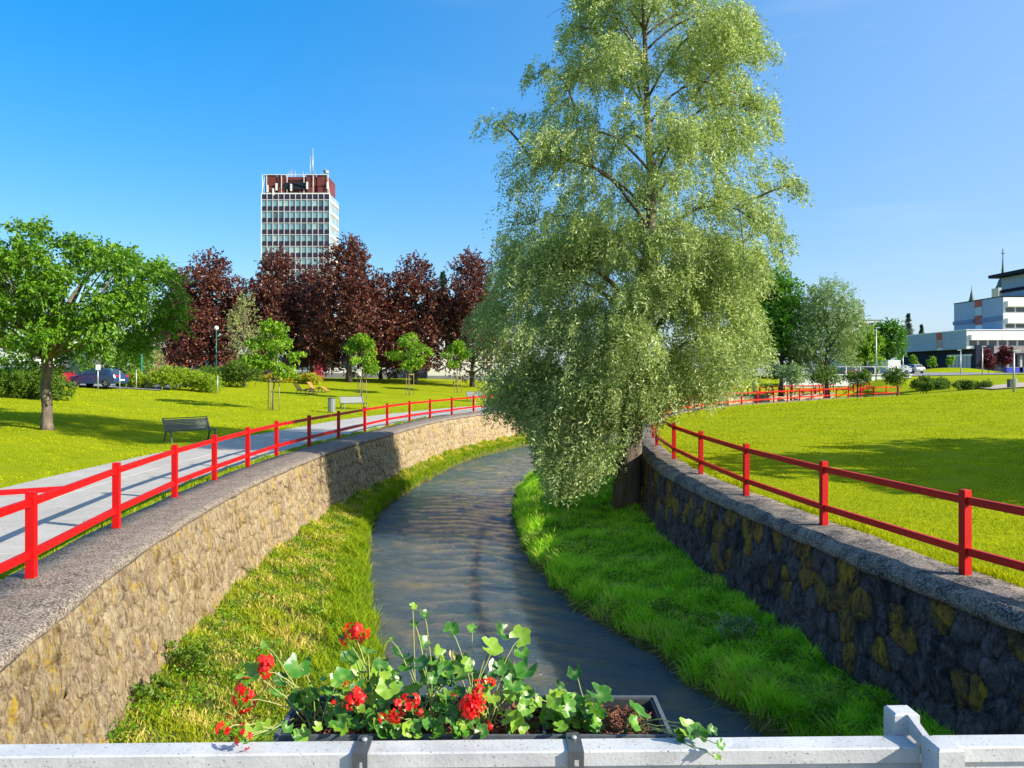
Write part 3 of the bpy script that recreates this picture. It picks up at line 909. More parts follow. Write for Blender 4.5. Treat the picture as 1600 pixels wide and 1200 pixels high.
def on_strip(rows, s, t, ts):
    A = np.stack(rows, 0)           # k,n,3
    k, n, _ = A.shape
    si = s * (n - 1); i0 = np.clip(si.astype(int), 0, n - 2); fs = (si - i0)[:, None]
    ti = np.interp(t, ts, np.arange(k)); j0 = np.clip(ti.astype(int), 0, k - 2); ft = (ti - j0)[:, None]
    p = (A[j0, i0] * (1 - fs) + A[j0, i0 + 1] * fs) * (1 - ft) + (A[j0 + 1, i0] * (1 - fs) + A[j0 + 1, i0 + 1] * fs) * ft
    return p
TS = [-0.12, 0.0, 0.3, 0.6, 0.85, 0.93, 0.985, 1.03]
def vnoise(x, y, s, seed=0):
    return (np.sin(x * s * 1.3 + 2.1 * np.sin(y * s * 0.9 + seed) + seed) + np.sin(y * s * 1.7 + 1.7 * np.sin(x * s * 1.1 + seed * 2)) + np.sin((x + y) * s * 2.9 + seed)) / 3

r = np.random.default_rng(77)
def berm_grass(rows, L, y0, y1, n, sidefn):
    A = rows[2]; ys = A[:, 1]
    # sample station in proportion to 1/distance^1.2
    yy = y0 * (y1 / y0) ** r.uniform(0, 1, n)
    s = np.interp(yy, ys, np.linspace(0, 1, len(ys)))
    t = r.uniform(-0.02, 0.985, n)
    P = on_strip(rows, s, t, TS)
    sidefn(P, t)

def left_side(P, t):
    x, y = P[:, 0], P[:, 1]
    lush = np.clip((t - 0.55) / 0.3, 0, 1)          # tall green band by the water
    pat = vnoise(x, y, 1.1, 3)
    n = len(P)
    h = 0.07 + 0.18 * lush * np.exp(-0.015 * y) + 0.06 * np.clip(pat, 0, 1) + 0.04 * r.random(n)
    tuft = vnoise(x, y, 5.5, 4)
    h = h * r.uniform(0.6, 1.15, n) * (1 + 0.55 * tuft)
    w = (0.008 + 0.00065 * y) * r.uniform(0.6, 1.5, n)
    rn = np.clip(0.22 + 0.40 * r.random(n) + 0.35 * (1 - lush) * (0.35 + pat) + 0.22 * tuft, 0, 0.85)
    rn = np.where((lush < 0.4) & (r.random(n) < np.clip(0.22 + 0.55 * vnoise(x, y, 2.3, 8), 0.05, 0.8)), 1.0, rn)
    V, T = blades(P, h, w, 1.1, r)
    me = npmesh('berm_grass', V, 3, M_blade_dry, rnd=np.repeat(rn, 5), faces=T)
    tag(link('berm_grass', me), label='yellow and green grass growing on the sunny left berm', cat='grass', kind='stuff')
berm_grass(rowsL, EL, 6.5, 60, 70000, left_side)
def right_side(P, t):
    x, y = P[:, 0], P[:, 1]
    n = len(P)
    pat = vnoise(x, y, 1.3, 1)
    tuft = vnoise(x, y, 4.5, 6)
    h = (0.13 + 0.12 * np.clip(pat + 0.3, 0, 1) + 0.08 * (t > 0.8)) * r.uniform(0.6, 1.25, n) * (1 + 0.6 * tuft)
    w = (0.008 + 0.00065 * y) * r.uniform(0.6, 1.5, n)
    rn = np.clip(0.25 + 0.5 * r.random(n) + 0.25 * pat + 0.38 * tuft, 0, 0.85)
    rn = np.where(r.random(n) < 0.08 + 0.35 * (vnoise(x, y, 1.7, 9) > 0.4), 0.98, rn)
    V, T = blades(P, h, w, 1.0, r)
    me = npmesh('berm_grass', V, 3, M_blade_green, rnd=np.repeat(rn, 5), faces=T)
    tag(link('berm_grass', me), label='lush green grass growing on the shaded right berm', cat='grass', kind='stuff')
berm_grass(rowsR, ER, 6.5, 50, 110000, right_side)

# broad leaved ground plants among the grass
for rows_, nm in ((rowsL, 'sunny left berm'), (rowsR, 'shaded right berm')):
    nc = 230 if 'right' in nm else 95
    yy = 7.5 * (38 / 7.5) ** r.uniform(0, 1, nc)
    s_c = np.interp(yy, rows_[2][:, 1], np.linspace(0, 1, 420)); t_c = r.uniform(0.0, 0.9, nc) ** (1.6 if nm[0] == 's' and 'left' in nm else 1)
    C0 = on_strip(rows_, s_c, t_c, TS)
    m_ = 46
    P = np.repeat(C0, m_, 0) + r.normal(size=(nc * m_, 3)) * np.array([0.13, 0.13, 0.035]) + np.array([0, 0, 0.10])
    D = unit(r.normal(size=P.shape) * np.array([1, 1, 0.35]) + np.array([0, 0, 0.2]))
    V = leaf_geo(P, D, r.uniform(0.04, 0.085, len(P)), r.uniform(0.025, 0.045, len(P)), r, 0.15)
    rn = np.clip(np.repeat(r.uniform(0.1, 0.9, nc), m_) + 0.15 * r.normal(size=len(P)), 0, 1)
    tag(link('ground_plants', npmesh('ground_plants', V, 4, M_hedge if 'right' in nm else M_cherry, rnd=np.repeat(rn, 4))), label='small broad leaved weeds scattered over the ' + nm, cat='weeds', kind='stuff')

# dry stalks hanging over the right water's edge
m_ = 900
yy = r.uniform(8.5, 30, m_); s = np.interp(yy, rowsR[2][:, 1], np.linspace(0, 1, 420)); P = on_strip(rowsR, s, r.uniform(0.86, 0.985, m_), TS)
D = unit(np.stack([-1 + 0.6 * r.normal(size=m_), r.normal(size=m_), -0.35 + 0.3 * r.normal(size=m_)], 1))
V = leaf_geo(P, D, r.uniform(0.15, 0.45, m_), 0.012, r)
tag(link('dry_stalks', npmesh('dry_stalks', V, 4, M_blade_straw, rnd=np.repeat(r.random(m_), 4))), label='dry grass stalks trailing into the water from the right berm', cat='grass', kind='stuff')

# lawn blades
def lawn(n, side):
    px = r.uniform(-60, 1660, n); d = 6.0 * (62 / 6.0) ** r.uniform(0, 1, n)
    x = (px - 800) / F * d; y = d
    dl = WL.dist(x, y); dr = WR.dist(x, y)
    inside = in_poly(x, y, chan)
    if side == 'L': k = (~inside) & (dl < dr) & (dl > 5.45) & (x < 5)
    else: k = (~inside) & (dr < dl) & (dr > 0.8)
    x, y = x[k], y[k]
    P = np.stack([x, y, hill(x, y) - 0.004], 1)
    m = len(x)
    pat = vnoise(x, y, 0.6, 5)
    h = (0.026 + 0.010 * pat + 0.0005 * y) * r.uniform(0.5, 1.3, m)
    V, _ = blades(P, h, 0.005 + 0.0009 * y, 0.8, r, 1)
    rn = np.clip(0.5 + 0.30 * r.normal(size=m) + 0.30 * pat + 0.25 * vnoise(x, y, 2.6, 7) * (y < 40), 0, 1)
    return V, rn
V, rn = lawn(330000, 'L')
tag(link('lawn_grass', npmesh('lawn_grass', V, 3, M_blade_lawn, rnd=np.repeat(rn, 3))), label='short sunlit grass of the left lawn beyond the path', cat='grass', kind='stuff')
V, rn = lawn(420000, 'R')
tag(link('lawn_grass', npmesh('lawn_grass', V, 3, M_blade_lawn, rnd=np.repeat(rn, 3))), label='short sunlit grass of the right lawn behind the railing', cat='grass', kind='stuff')

# straw coloured weeds in the strip between path and coping, and along the right coping
def edge_weeds(L, sgn, a0, a1, y0, y1, n, h0, m, label):
    yy = y0 * (y1 / y0) ** r.uniform(0, 1, n); u = L.u_of_y(yy)
    a = r.uniform(a0, a1, n)
    q = L.at(u) + L.left(u) * (sgn * a)[:, None]
    P = np.concatenate([q, hill(q[:, 0], q[:, 1])[:, None]], 1)
    h = h0 * r.uniform(0.4, 1.3, n) * np.clip(0.5 + vnoise(q[:, 0], q[:, 1], 1.5, 2), 0.25, 1.3)
    V, T = blades(P, h, 0.006 + 0.0005 * yy, 0.7, r)
    tag(link('edge_weeds', npmesh('edge_weeds', V, 3, m, rnd=np.repeat(r.random(n), 5), faces=T)), label=label, cat='weeds', kind='stuff')
edge_weeds(WL, 1, 1.12, 1.5, 5.5, 45, 9000, 0.13, M_blade_dry, 'low weeds in the joint between left coping and path')
edge_weeds(WR, -1, 0.78, 1.05, 5.5, 45, 12000, 0.13, M_blade_lawn, 'grass fringe along the back of the right coping')
edge_weeds(WL, 1, 5.4, 5.65, 8, 50, 7000, 0.07, M_blade_lawn, 'grass fringe along the far edge of the path')

# ------------------------------------------------------------------ trees
def twig_leaves(O, D, length, nl, L, W, r, droop=0.5, spread=0.7):
    """O,D twig origins/directions -> leaves along them"""
    n = len(O)
    t = (np.arange(nl) + r.uniform(0, 1, (n, nl))) / nl
    ln = np.broadcast_to(length, n)[:, None] * t
    P = O[:, None, :] + D[:, None, :] * ln[..., None]
    P[..., 2] -= droop * 0.35 * (t ** 2) * np.broadcast_to(length, n)[:, None]
    dirs = unit(D[:, None, :] * 0.5 + spread * r.normal(size=(n, nl, 3)) + np.array([0, 0, -droop]))
    V = leaf_geo(P.reshape(-1, 3), dirs.reshape(-1, 3), r.uniform(0.7, 1.2, n * nl) * L, r.uniform(0.8, 1.2, n * nl) * W, r, 0.12)
    return V

def crown_mesh(name, m, lobes, twigs, nl, tl, L, W, seed, droop=0.5, up=0.35, cut=None, flat=1.0):
    """lobes: list of (cx,cy,cz,r). twigs share by r^2"""
    r = np.random.default_rng(seed)
    lb = np.array(lobes, float)
    pr = lb[:, 3] ** 2; pr /= pr.sum()
    k = r.choice(len(lb), twigs, p=pr)
    dr = unit(r.normal(size=(twigs, 3)))
    rad = lb[k, 3] * r.uniform(0.25, 1.0, twigs) ** 0.5
    O = lb[k, :3] + dr * rad[:, None] * np.array([1, 1, flat])
    D = unit(dr * 0.8 + np.array([0, 0, up]) + 0.5 * r.normal(size=(twigs, 3)))
    V = twig_leaves(O, D, tl * r.uniform(0.5, 1.2, twigs), nl, L, W, r, droop)
    rn = np.clip(np.repeat(r.normal(0.5, 0.18, twigs), nl) + r.normal(0, 0.15, twigs * nl), 0, 1)
    return npmesh(name, V, 4, m, rnd=np.repeat(rn, 4))

def ellipsoid_lobes(n, rx, ry, rz, cz, lr, r, taper=0.0, minr=0.45):
    out = []
    for i in range(n):
        for _ in range(30):
            p = r.uniform(-1, 1, 3)
            q = np.linalg.norm(p)
            if minr < q < 1: break
        tz = (p[2] + 1) / 2
        f = 1 - taper * tz
        out.append((p[0] * rx * f, p[1] * ry * f, cz + p[2] * rz, lr * r.uniform(0.7, 1.25) * (1 - 0.5 * taper * tz)))
    return out

def trunk_mb(h, r0, r1, r, bend=0.15, n=9, sides=10, flare=1.35):
    mb = MB(); pts = []; rad = []
    ox = oy = 0
    for i in range(n):
        t = i / (n - 1)
        ox += r.uniform(-bend, bend) * h / n; oy += r.uniform(-bend, bend) * h / n
        if i == 0: ox = oy = 0
        pts.append((ox, oy, h * t - (0.15 if i == 0 else 0)))
        rad.append((r0 * (1 - t) + r1 * t) * (flare if i == 0 else 1))
    mb.tube(pts, rad, sides)
    return mb, pts

def limb_pts(a, b, r, sag=0.12, n=6):
    a = np.array(a, float); b = np.array(b, float); L = np.linalg.norm(b - a)
    mid = (a + b) / 2 + r.normal(size=3) * sag * L * 0.5 + np.array([0, 0, sag * L])
    return [tuple((1 - t) ** 2 * a + 2 * t * (1 - t) * mid + t * t * b) for t in np.linspace(0, 1, n)]

def tree(name, label, loc, lobes, th, tr, leaf_m, bark_m, seed, twigs=900, nl=12, tl=0.6, L=0.16, W=0.08, droop=0.5, up=0.35, limbs=12, group=None, rz=0.0, flat=1.0, limb_r=0.25):
    r = np.random.default_rng(seed)
    t = thing(name, label, 'tree', loc, rz, group)
    top = max(l[2] for l in lobes)
    H_ = th + (top - th) * 0.75
    mb, pts = trunk_mb(H_, tr, tr * 0.25, r, 0.10)
    for i in range(limbs):
        l = lobes[i % len(lobes)]
        zf = min(max((l[2] * 0.6), th * 0.85), H_ * 0.9)
        k = min(range(len(pts)), key=lambda j: abs(pts[j][2] - zf))
        r0 = tr * limb_r * 2 * (1 - 0.5 * k / len(pts))
        mb.tube(limb_pts(pts[k], l[:3], r), list(np.linspace(r0, r0 * 0.2, 6)), 6)
    mb.build('trunk', bark_m, t)
    me = crown_mesh('crown', leaf_m, lobes, twigs, nl, tl, L, W, seed + 1, droop, up, flat=flat)
    link('crown', me, t)
    return t

# ---- the willow on the right berm
def willow():
    r = np.random.default_rng(2024)
    bx, by = 3.85, 25.3
    t = thing('willow_tree', 'tall weeping willow on the right berm, overhanging stream and dark wall', 'tree', (bx, by, -2.05))
    zt = 21.5
    mb = MB()
    tp = [(0, 0, -0.2), (0.0, 0, 0.6), (0.05, 0, 1.8), (0.2, 0.1, 3.6), (0.45, 0.1, 5.6), (0.70, 0.15, 8.0), (0.85, 0.0, 10.5), (0.72, 0.1, 13.0), (0.62, 0.0, 15.5), (0.5, 0.1, 18), (0.3, 0, 20.5)]
    tr_ = [0.62, 0.50, 0.45, 0.38, 0.30, 0.22, 0.16, 0.11, 0.08, 0.05, 0.02]
    mb.tube(tp, tr_, 12)
    mb.build('trunk', M_bark_willow, t)
    TP = np.array(tp)
    def trunk_at(z): return np.array([np.interp(z, TP[:, 2], TP[:, 0]), np.interp(z, TP[:, 2], TP[:, 1]), z])
    # silhouette in the photograph: height above berm -> reach left / right of x = 4.3 (world)
    ys = np.array([-140, -60, 0, 60, 120, 200, 300, 400, 440, 500, 560, 600, 650, 700, 750, 800])
    xl = np.array([985, 940, 893, 885, 845, 785, 790, 785, 772, 738, 748, 755, 768, 826, 850, 872])
    xr = np.array([1060, 1130, 1160, 1192, 1200, 1195, 1235, 1225, 1195, 1190, 1200, 1180, 1085, 1000, 972, 955])
    zz = HC - (ys - YH) / F * by + 2.05
    WLx = (xl - 800) / F * by - bx; WRx = (xr - 800) / F * by - bx
    def ext(z):
        return np.interp(z, zz[::-1], WLx[::-1]), np.interp(z, zz[::-1], WRx[::-1])
    # primary limbs
    strands_O = []; limb_curves = []
    nlimb = 46
    zsrc = np.linspace(2.6, 19.5, nlimb) + r.normal(size=nlimb) * 0.3
    ga = 0.0
    for i in range(nlimb):
        z0 = zsrc[i]; ga += 2.4
        a = ga + r.normal() * 0.3
        zt_ = z0 + r.uniform(0.6, 2.6) * (1 if z0 < 15 else 0.7)
        el, er = ext(min(zt_ - 0.6, 21))
        cx = (el + er) / 2; wx = (er - el) / 2
        rr_ = r.uniform(0.72, 0.98)
        tx = cx + math.cos(a) * wx * rr_; ty = math.sin(a) * min(wx * 0.95, 4.6) * rr_
        s0 = trunk_at(z0); e = np.array([tx, ty, zt_ - 0.5])
        mid = s0 * 0.45 + e * 0.55 + np.array([0, 0, 1.3 + 0.12 * np.linalg.norm(e - s0)])
        tt = np.linspace(0, 1, 12)[:, None]
        C = (1 - tt) ** 2 * s0 + 2 * tt * (1 - tt) * mid + tt ** 2 * e
        C += r.normal(size=C.shape) * 0.05 * tt
        limb_curves.append(C)
        rad = np.interp(z0, [2, 8, 11, 20], [0.115, 0.07, 0.042, 0.02])
        b = MB(); b.tube([tuple(p) for p in C], list(rad * (1 - tt[:, 0]) + 0.012), 7)
        b.build('branch', M_bark_willow, t)
    # the bare arching sprays that stick out of the outline
    for (pa, pb, pc) in (((900, 165), (870, 112), (825, 125)), ((1085, 150), (1160, 75), (1224, 88)), ((1095, 130), (1185, 145), (1190, 172)), ((1120, 260), (1170, 215), (1216, 185)),
                         ((830, 240), (795, 215), (772, 200)), ((1150, 330), (1210, 300), (1250, 305)), ((1060, 100), (1110, 40), (1165, 8)), ((930, 60), (905, 30), (893, 70)), ((1150, 400), (1210, 345), (1238, 400))):
        q = [np.array([(p[0] - 800) / F * by - bx, r.uniform(-1, 1) * 0.8, HC - (p[1] - YH) / F * by + 2.05]) for p in (pa, pb, pc)]
        tt = np.linspace(0, 1, 12)[:, None]
        m_ = 2 * q[1] - (q[0] + q[2]) / 2
        C = (1 - tt) ** 2 * q[0] + 2 * tt * (1 - tt) * m_ + tt ** 2 * q[2]
        limb_curves.append(C)
        b = MB(); b.tube([tuple(p) for p in C], list(0.04 * (1 - tt[:, 0]) + 0.010), 6)
        b.build('branch', M_bark_willow, t)
    # secondary twigs leaving every limb, then hanging strands
    tw = MB(); O = []; LN = []; SP = []
    for ci, C in enumerate(limb_curves):
        spray = ci >= nlimb
        L_ = np.linalg.norm(C[-1] - C[0])
        nsub = 5 if spray else int(7 + L_ * 3.4)
        for k in range(nsub):
            f = r.uniform(0.25, 1.0) ** 0.8 * 11
            i0 = min(int(f), 10); p = C[i0] * (1 - (f - i0)) + C[i0 + 1] * (f - i0)
            out = unit((C[-1] - C[0])[None])[0]
            d = unit((out * 0.6 + r.normal(size=3) * 0.75 + np.array([0, 0, 0.35]))[None])[0]
            ln = r.uniform(0.35, 0.8) if spray else r.uniform(0.6, 1.8)
            e = p + d * ln; mid = (p + e) / 2 + np.array([0, 0, 0.22 * ln]); e = e - np.array([0, 0, 0.18 * ln])
            tt = np.linspace(0, 1, 5)[:, None]
            S = (1 - tt) ** 2 * p + 2 * tt * (1 - tt) * mid + tt ** 2 * e
            if k % 2 == 0: tw.tube([tuple(x) for x in S], [0.016, 0.013, 0.010, 0.007, 0.005], 3, cap=False)
            ns = 6 if spray else 6
            for _ in range(ns):
                g_ = r.uniform(0.15, 1) * 4; j0 = min(int(g_), 3); o = S[j0] * (1 - (g_ - j0)) + S[j0 + 1] * (g_ - j0)
                O.append(o + r.normal(size=3) * 0.08); LN.append(r.uniform(0.25, 0.7) if spray else r.uniform(0.35, 1.1)); SP.append(1 if spray else 0)
    # low curtain reaching down to the berm on the left of the trunk
    for _ in range(1300):
        z = r.uniform(1.2, 6.0); el, er = ext(z)
        x = r.uniform(el, er); y = r.uniform(-4.2, 1.5)
        O.append(np.array([x, y * (0.6 + 0.4 * r.random()), z])); LN.append(r.uniform(0.5, 1.3))
    for _ in range(700):
        x = r.uniform(2.2, 5.4); z = r.uniform(2.2, 5.6); y = r.uniform(-3.2, 3.0)
        O.append(np.array([x, y, z])); LN.append(r.uniform(0.4, 1.1))
    for _ in range(900):
        x = r.uniform(-3.4, -0.5); z = r.uniform(0.9, 3.4); y = r.uniform(-2.6, 0.4)
        O.append(np.array([x, y, z])); LN.append(r.uniform(0.6, 1.3))
    for _ in range(500):
        x = r.uniform(-4.9, -2.5); z = r.uniform(2.6, 4.2); y = r.uniform(-1.6, 1.6)
        O.append(np.array([x, y, z])); LN.append(r.uniform(0.4, 1.2))
    # rounded drooping masses, with gaps between them
    for k in range(400):
        z = r.uniform(3.0, 8.8) if r.random() < 0.48 else r.uniform(8.0, 19.8)
        el, er = ext(z - 0.5); cx = (el + er) / 2; wx = (er - el) / 2
        a = r.uniform(0, 6.283); q = math.sqrt(r.uniform(0.15, 0.92))
        c = np.array([cx + math.cos(a) * wx * q, math.sin(a) * min(wx * 0.85, 3.9) * q, z + 0.5 * (1 - q)])
        rad = r.uniform(0.4, 1.05) * (0.72 if z > 10 else 1)
        m_ = int(74 * rad ** 1.7)
        dv = unit(r.normal(size=(m_, 3))); dv[:, 2] = np.abs(dv[:, 2]) * 0.9
        off = dv * rad * r.uniform(0.75, 1.0, m_)[:, None]
        for o_ in off: O.append(c + o_); LN.append(r.uniform(0.2, 0.5) + rad * 0.4 * r.random())
    tag(tw.build('twigs', M_bark_willow, t), kind='stuff')
    O = np.array(O); LN = np.array(LN)
    n = len(O); nl = 22
    # keep inside the outline (ragged), never below the berm
    XLp = np.array(xl, float); XRp = np.array(xr, float)
    BX = np.array([730, 760, 800, 828, 840, 870, 920, 955, 975, 1000, 1035, 1060, 1110, 1150, 1200, 1260])
    BY = np.array([570, 650, 655, 675, 745, 790, 770, 755, 712, 690, 658, 645, 652, 632, 612, 330])
    def proj(p):
        dd_ = by + p[..., 1]
        return 800 + F * (bx + p[..., 0]) / dd_, YH + F * (HC + 2.05 - p[..., 2]) / dd_
    E_ = O.copy(); E_[:, 2] -= LN * 0.8
    jit = r.normal(size=n) * 9
    keep = np.ones(n, bool)
    for q_ in (O, E_):
        u_, v_ = proj(q_)
        keep &= (u_ > np.interp(v_, ys, XLp) + jit) & (u_ < np.interp(v_, ys, XRp) - jit)
    keep &= proj(E_)[1] < np.interp(proj(E_)[0], BX, BY) + 10
    sprayflag = np.array(SP[:n] + [0] * (n - len(SP)), bool)
    keep |= sprayflag
    O = O[keep]; LN = LN[keep]; n = len(O)
    tt = (np.arange(nl)[None] + r.uniform(0, 1, (n, nl))) / nl
    hor = unit(np.concatenate([O[:, :2] - np.array([0.5, 0]), np.zeros((n, 1))], 1) + 0.8 * np.concatenate([r.normal(size=(n, 2)), np.zeros((n, 1))], 1))
    P = O[:, None] + hor[:, None] * (0.55 * LN[:, None] * np.sqrt(tt))[..., None]
    P[..., 2] -= LN[:, None] * tt ** 1.4
    P += r.normal(size=P.shape) * 0.05
    u_, v_ = proj(P); ok = (v_ < np.interp(u_, BX, BY) + (r.normal(size=n) * 14)[:, None]) & (P[..., 2] > 0.2)
    D = unit(hor[:, None] * 0.45 + np.array([0, 0, -0.5]) + 0.75 * r.normal(size=(n, nl, 3)))
    ok = ok.ravel(); m2 = int(ok.sum())
    V = leaf_geo(P.reshape(-1, 3)[ok], D.reshape(-1, 3)[ok], r.uniform(0.08, 0.16, m2), r.uniform(0.028, 0.050, m2), r, 0.1)
    rn = np.clip(np.repeat(r.normal(0.42, 0.20, n), nl) + r.normal(0, 0.20, n * nl), 0, 1)[ok]
    link('crown', npmesh('crown', V, 4, M_willow, rnd=np.repeat(rn, 4)), t)
    print('willow leaves', m2)
willow()

# ---- big tree on the left lawn
def left_tree():
    r = np.random.default_rng(51)
    p = place(73, 672)
    t = thing('broadleaf_tree', 'spreading green tree with short grey trunk on the left lawn, at the left edge', 'tree', p)
    d = p.y; sc = d / F
    mb = MB()
    mb.tube([(0.05, 0, -0.15), (0.0, 0, 0.25), (0.02, 0, 0.9), (-0.06, 0, 1.7), (0.02, 0.03, 2.5), (0.0, 0, 3.05)], [0.33, 0.225, 0.20, 0.19, 0.19, 0.23], 12)
    mb.build('trunk', M_bark, t)
    ctr = np.array([0.2, 0, 0])
    lobes = []
    # targets from the outline of the crown (photo px), at varied depths
    base = [(10, 370), (60, 352), (110, 352), (150, 372), (190, 380), (230, 395), (262, 410), (245, 440), (215, 455), (180, 430), (140, 420), (90, 400), (40, 410), (5, 430), (-40, 400), (-70, 430), (-30, 470),
            (20, 480), (70, 470), (120, 470), (165, 480), (200, 500), (225, 480), (250, 470), (95, 440), (0, 510), (-60, 500), (50, 520), (110, 520), (150, 510), (185, 520), (30, 450), (130, 395), (75, 380), (-20, 380), (160, 450), (20, 540), (-40, 545)]
    for q in base:
        for s_ in (-1, 1):
            y = s_ * r.uniform(0.3, 1) * max(0.5, 4.2 * (1 - ((q[0] - 90) / 260) ** 2))
            x = (q[0] - 73) * sc * 0.96; z = (672 - q[1] - 18) * sc * 0.97
            lobes.append((x, y, z, r.uniform(0.35, 0.7)))
    for i, l in enumerate(lobes[::2] + lobes[1:12:2]):
        b = MB(); C = limb_pts((0, 0, r.uniform(2.7, 3.1)), l[:3], r, 0.14, 8)
        b.tube(C, list(np.linspace(0.13 if i % 4 == 0 else 0.07, 0.012, 8)), 7)
        b.build('branch', M_bark, t)
    me = crown_mesh('crown', M_cherry, lobes, 4300, 13, 0.60, 0.17, 0.08, 8, droop=0.75, up=0.50, flat=0.6)
    link('crown', me, t)
left_tree()

# ---- copper maples
mdefs = []
def maple(idx, px, d, top_py, wpx, seed, label, proto=None):
    x = ray(px, d); z = hgt(x, d)
    H_ = HC - (top_py - YH) / F * d - z
    if proto is None:
        r = np.random.default_rng(seed)
        Wd = wpx * 1.28 / F * d / 2
        lobes = ellipsoid_lobes(60, Wd * 0.9, Wd * 0.9, H_ * 0.42, H_ * 0.52, Wd * 0.27, r, taper=0.45, minr=0.3)
        lobes += [(0.2, 0, H_ * 0.93, Wd * 0.22), (-0.3, 0.2, H_ * 0.88, Wd * 0.28), (0.5, 0.1, H_ * 0.84, Wd * 0.3)]
        t = tree('copper_maple', label, (x, d, z), lobes, 2.6, 0.32, M_maple, M_bark_dark, seed, twigs=2900, nl=11, tl=1.0, L=0.28, W=0.20, droop=0.45, up=0.45, limbs=20, group='copper leaved trees behind the left lawn')
        return t, H_, Wd
    t0, H0, W0 = proto
    s = H_ / H0; sw = (wpx * 1.28 / F * d / 2) / W0
    return dup(t0, (x, d, z), seed * 1.7, label, (sw, sw, s)), H_, 0
mA = maple(0, 545, 86, 374, 145, 31, 'tallest copper leaved maple, rising in front of the right edge of the tower')
mB = maple(1, 648, 88, 402, 125, 32, 'copper leaved maple right of the tower, between two gaps of sky')
maple(2, 430, 88, 392, 120, 3, 'copper leaved maple hiding the left foot of the tower', mA)
maple(3, 330, 86, 396, 130, 4, 'leftmost copper leaved maple, beside the globe lamp', mB)
maple(4, 738, 88, 396, 120, 5, 'copper leaved maple half hidden by the left side of the willow', mA)
maple(5, 487, 94, 420, 90, 6, 'copper leaved maple set back between the two in front of the tower', mB)
maple(6, 285, 84, 430, 75, 8, 'low copper leaved maple partly behind the big left tree', mA)
maple(7, 595, 96, 460, 90, 9, 'lower copper leaved maple in the dip between the tall ones', mA)

# ---- young staked trees
def staked(name, px, py, top, wpx, seed, label, stakes=True, m=M_young, trunk_frac=0.36, L=0.2):
    p = place(px, py); d = p.y; sc = d / F
    H_ = (py - top) * sc; Wd = wpx * sc / 2
    r = np.random.default_rng(seed)
    c0 = trunk_frac * H_
    lobes = ellipsoid_lobes(15, Wd * 0.95, Wd * 0.95, (H_ - c0) / 2 * 0.9, (H_ + c0) / 2, Wd * 0.36, r, taper=0.35, minr=0.55)
    lobes.append((0.05, 0, H_ * 0.93, Wd * 0.3))
    t = tree(name, label, p, lobes, c0, 0.055, m, M_bark, seed, twigs=620, nl=9, tl=0.32, L=L, W=L * 0.55, droop=0.75, up=0.25, limbs=15, flat=0.45, group='young staked trees on the left lawn' if stakes else None)
    if stakes:
        for a in (0.5, 2.6, 4.7):
            b = MB(); b.tube([(0.42 * math.cos(a), 0.42 * math.sin(a), -0.1), (0.40 * math.cos(a), 0.40 * math.sin(a), c0 * 0.98)], 0.028, 7)
            b.build('stake', M_stake, t)
        b = MB()
        A3 = [(0.40 * math.cos(a), 0.40 * math.sin(a), c0 * 0.9) for a in (0.5, 2.6, 4.7)]
        for i in range(3): b.bar(A3[i], A3[(i + 1) % 3], 0.03, 0.06)
        b.build('stake_brace', M_stake, t)
    return t
staked('young_tree', 426, 641, 500, 92, 61, 'largest young tree with darker crown and three stakes, left of the loungers')
staked('young_tree', 565, 624, 520, 56, 62, 'small staked tree directly behind the second bench')
staked('young_tree', 640, 618, 518, 62, 63, 'small staked tree in the middle of the row, before the low white building')
staked('young_tree', 715, 614, 531, 44, 64, 'smallest staked tree, beside the left edge of the willow')
# thin pale tree
def thin_tree(px, py, top, wpx, seed, label):
    p = place(px, py); d = p.y; sc = d / F; H_ = (py - top) * sc; Wd = wpx * sc / 2
    r = np.random.default_rng(seed)
    lobes = ellipsoid_lobes(30, Wd * 0.8, Wd * 0.8, H_ * 0.36, H_ * 0.6, Wd * 0.3, r, taper=0.6)
    return tree('thin_tree', label, p, lobes, 1.6, 0.12, M_bare, M_bark, seed, twigs=420, nl=8, tl=0.7, L=0.2, W=0.09, droop=0.2, up=0.5, limbs=28)
thin_tree(382, 604, 455, 95, 71, 'slender sparse pale tree before the copper maples, left of the largest staked tree')

# ---- trees right of the willow
def tree_px(name, px, d, base, top, wpx, seed, label, m, L, W, twigs=1500, nl=10, tl=0.9, th=1.8, tr=0.25, bark=M_bark_dark, taper=0.3, n=40, group=None, droop=0.45, tz=None, lr=0.3, flat=1.0):
    x = ray(px, d); z = hgt(x, d) if base is None else HC - (base - YH) / F * d
    H_ = HC - (top - YH) / F * d - z; Wd = wpx / F * d / 2
    r = np.random.default_rng(seed)
    c0 = th * 0.8
    lobes = ellipsoid_lobes(n, Wd * 0.8, Wd * 0.8, (H_ - c0) / 2 * 0.85, (H_ + c0) / 2, Wd * lr, r, taper=taper)
    return tree(name, label, (x, d, z), lobes, th, tr, m, bark, seed, twigs=twigs, nl=nl, tl=tl, L=L, W=W, droop=droop, up=0.4, limbs=14, group=group, flat=flat)
tree_px('broadleaf_tree', 1220, 88, None, 412, 150, 81, 'dense dark green tree just right of the willow', M_deep, 0.34, 0.2, twigs=2600)
tree_px('broadleaf_tree', 1178, 96, None, 398, 100, 86, 'taller green tree peeping out between willow and the dense dark green tree', M_deep, 0.34, 0.2, twigs=1600)
tree_px('silver_tree', 1293, 84, None, 430, 134, 82, 'grey green tree with soft crown right of the dense dark tree', M_silver, 0.26, 0.09, twigs=3000, th=1.6)
tree_px('broadleaf_tree', 1352, 112, None, 508, 62, 83, 'bright green round tree behind the flagpole like lamp', M_young, 0.34, 0.22, twigs=700)
tree_px('broadleaf_tree', 1390, 120, None, 494, 58, 84, 'dark olive tree left of the low dark clad building', M_deep, 0.34, 0.2, twigs=900)
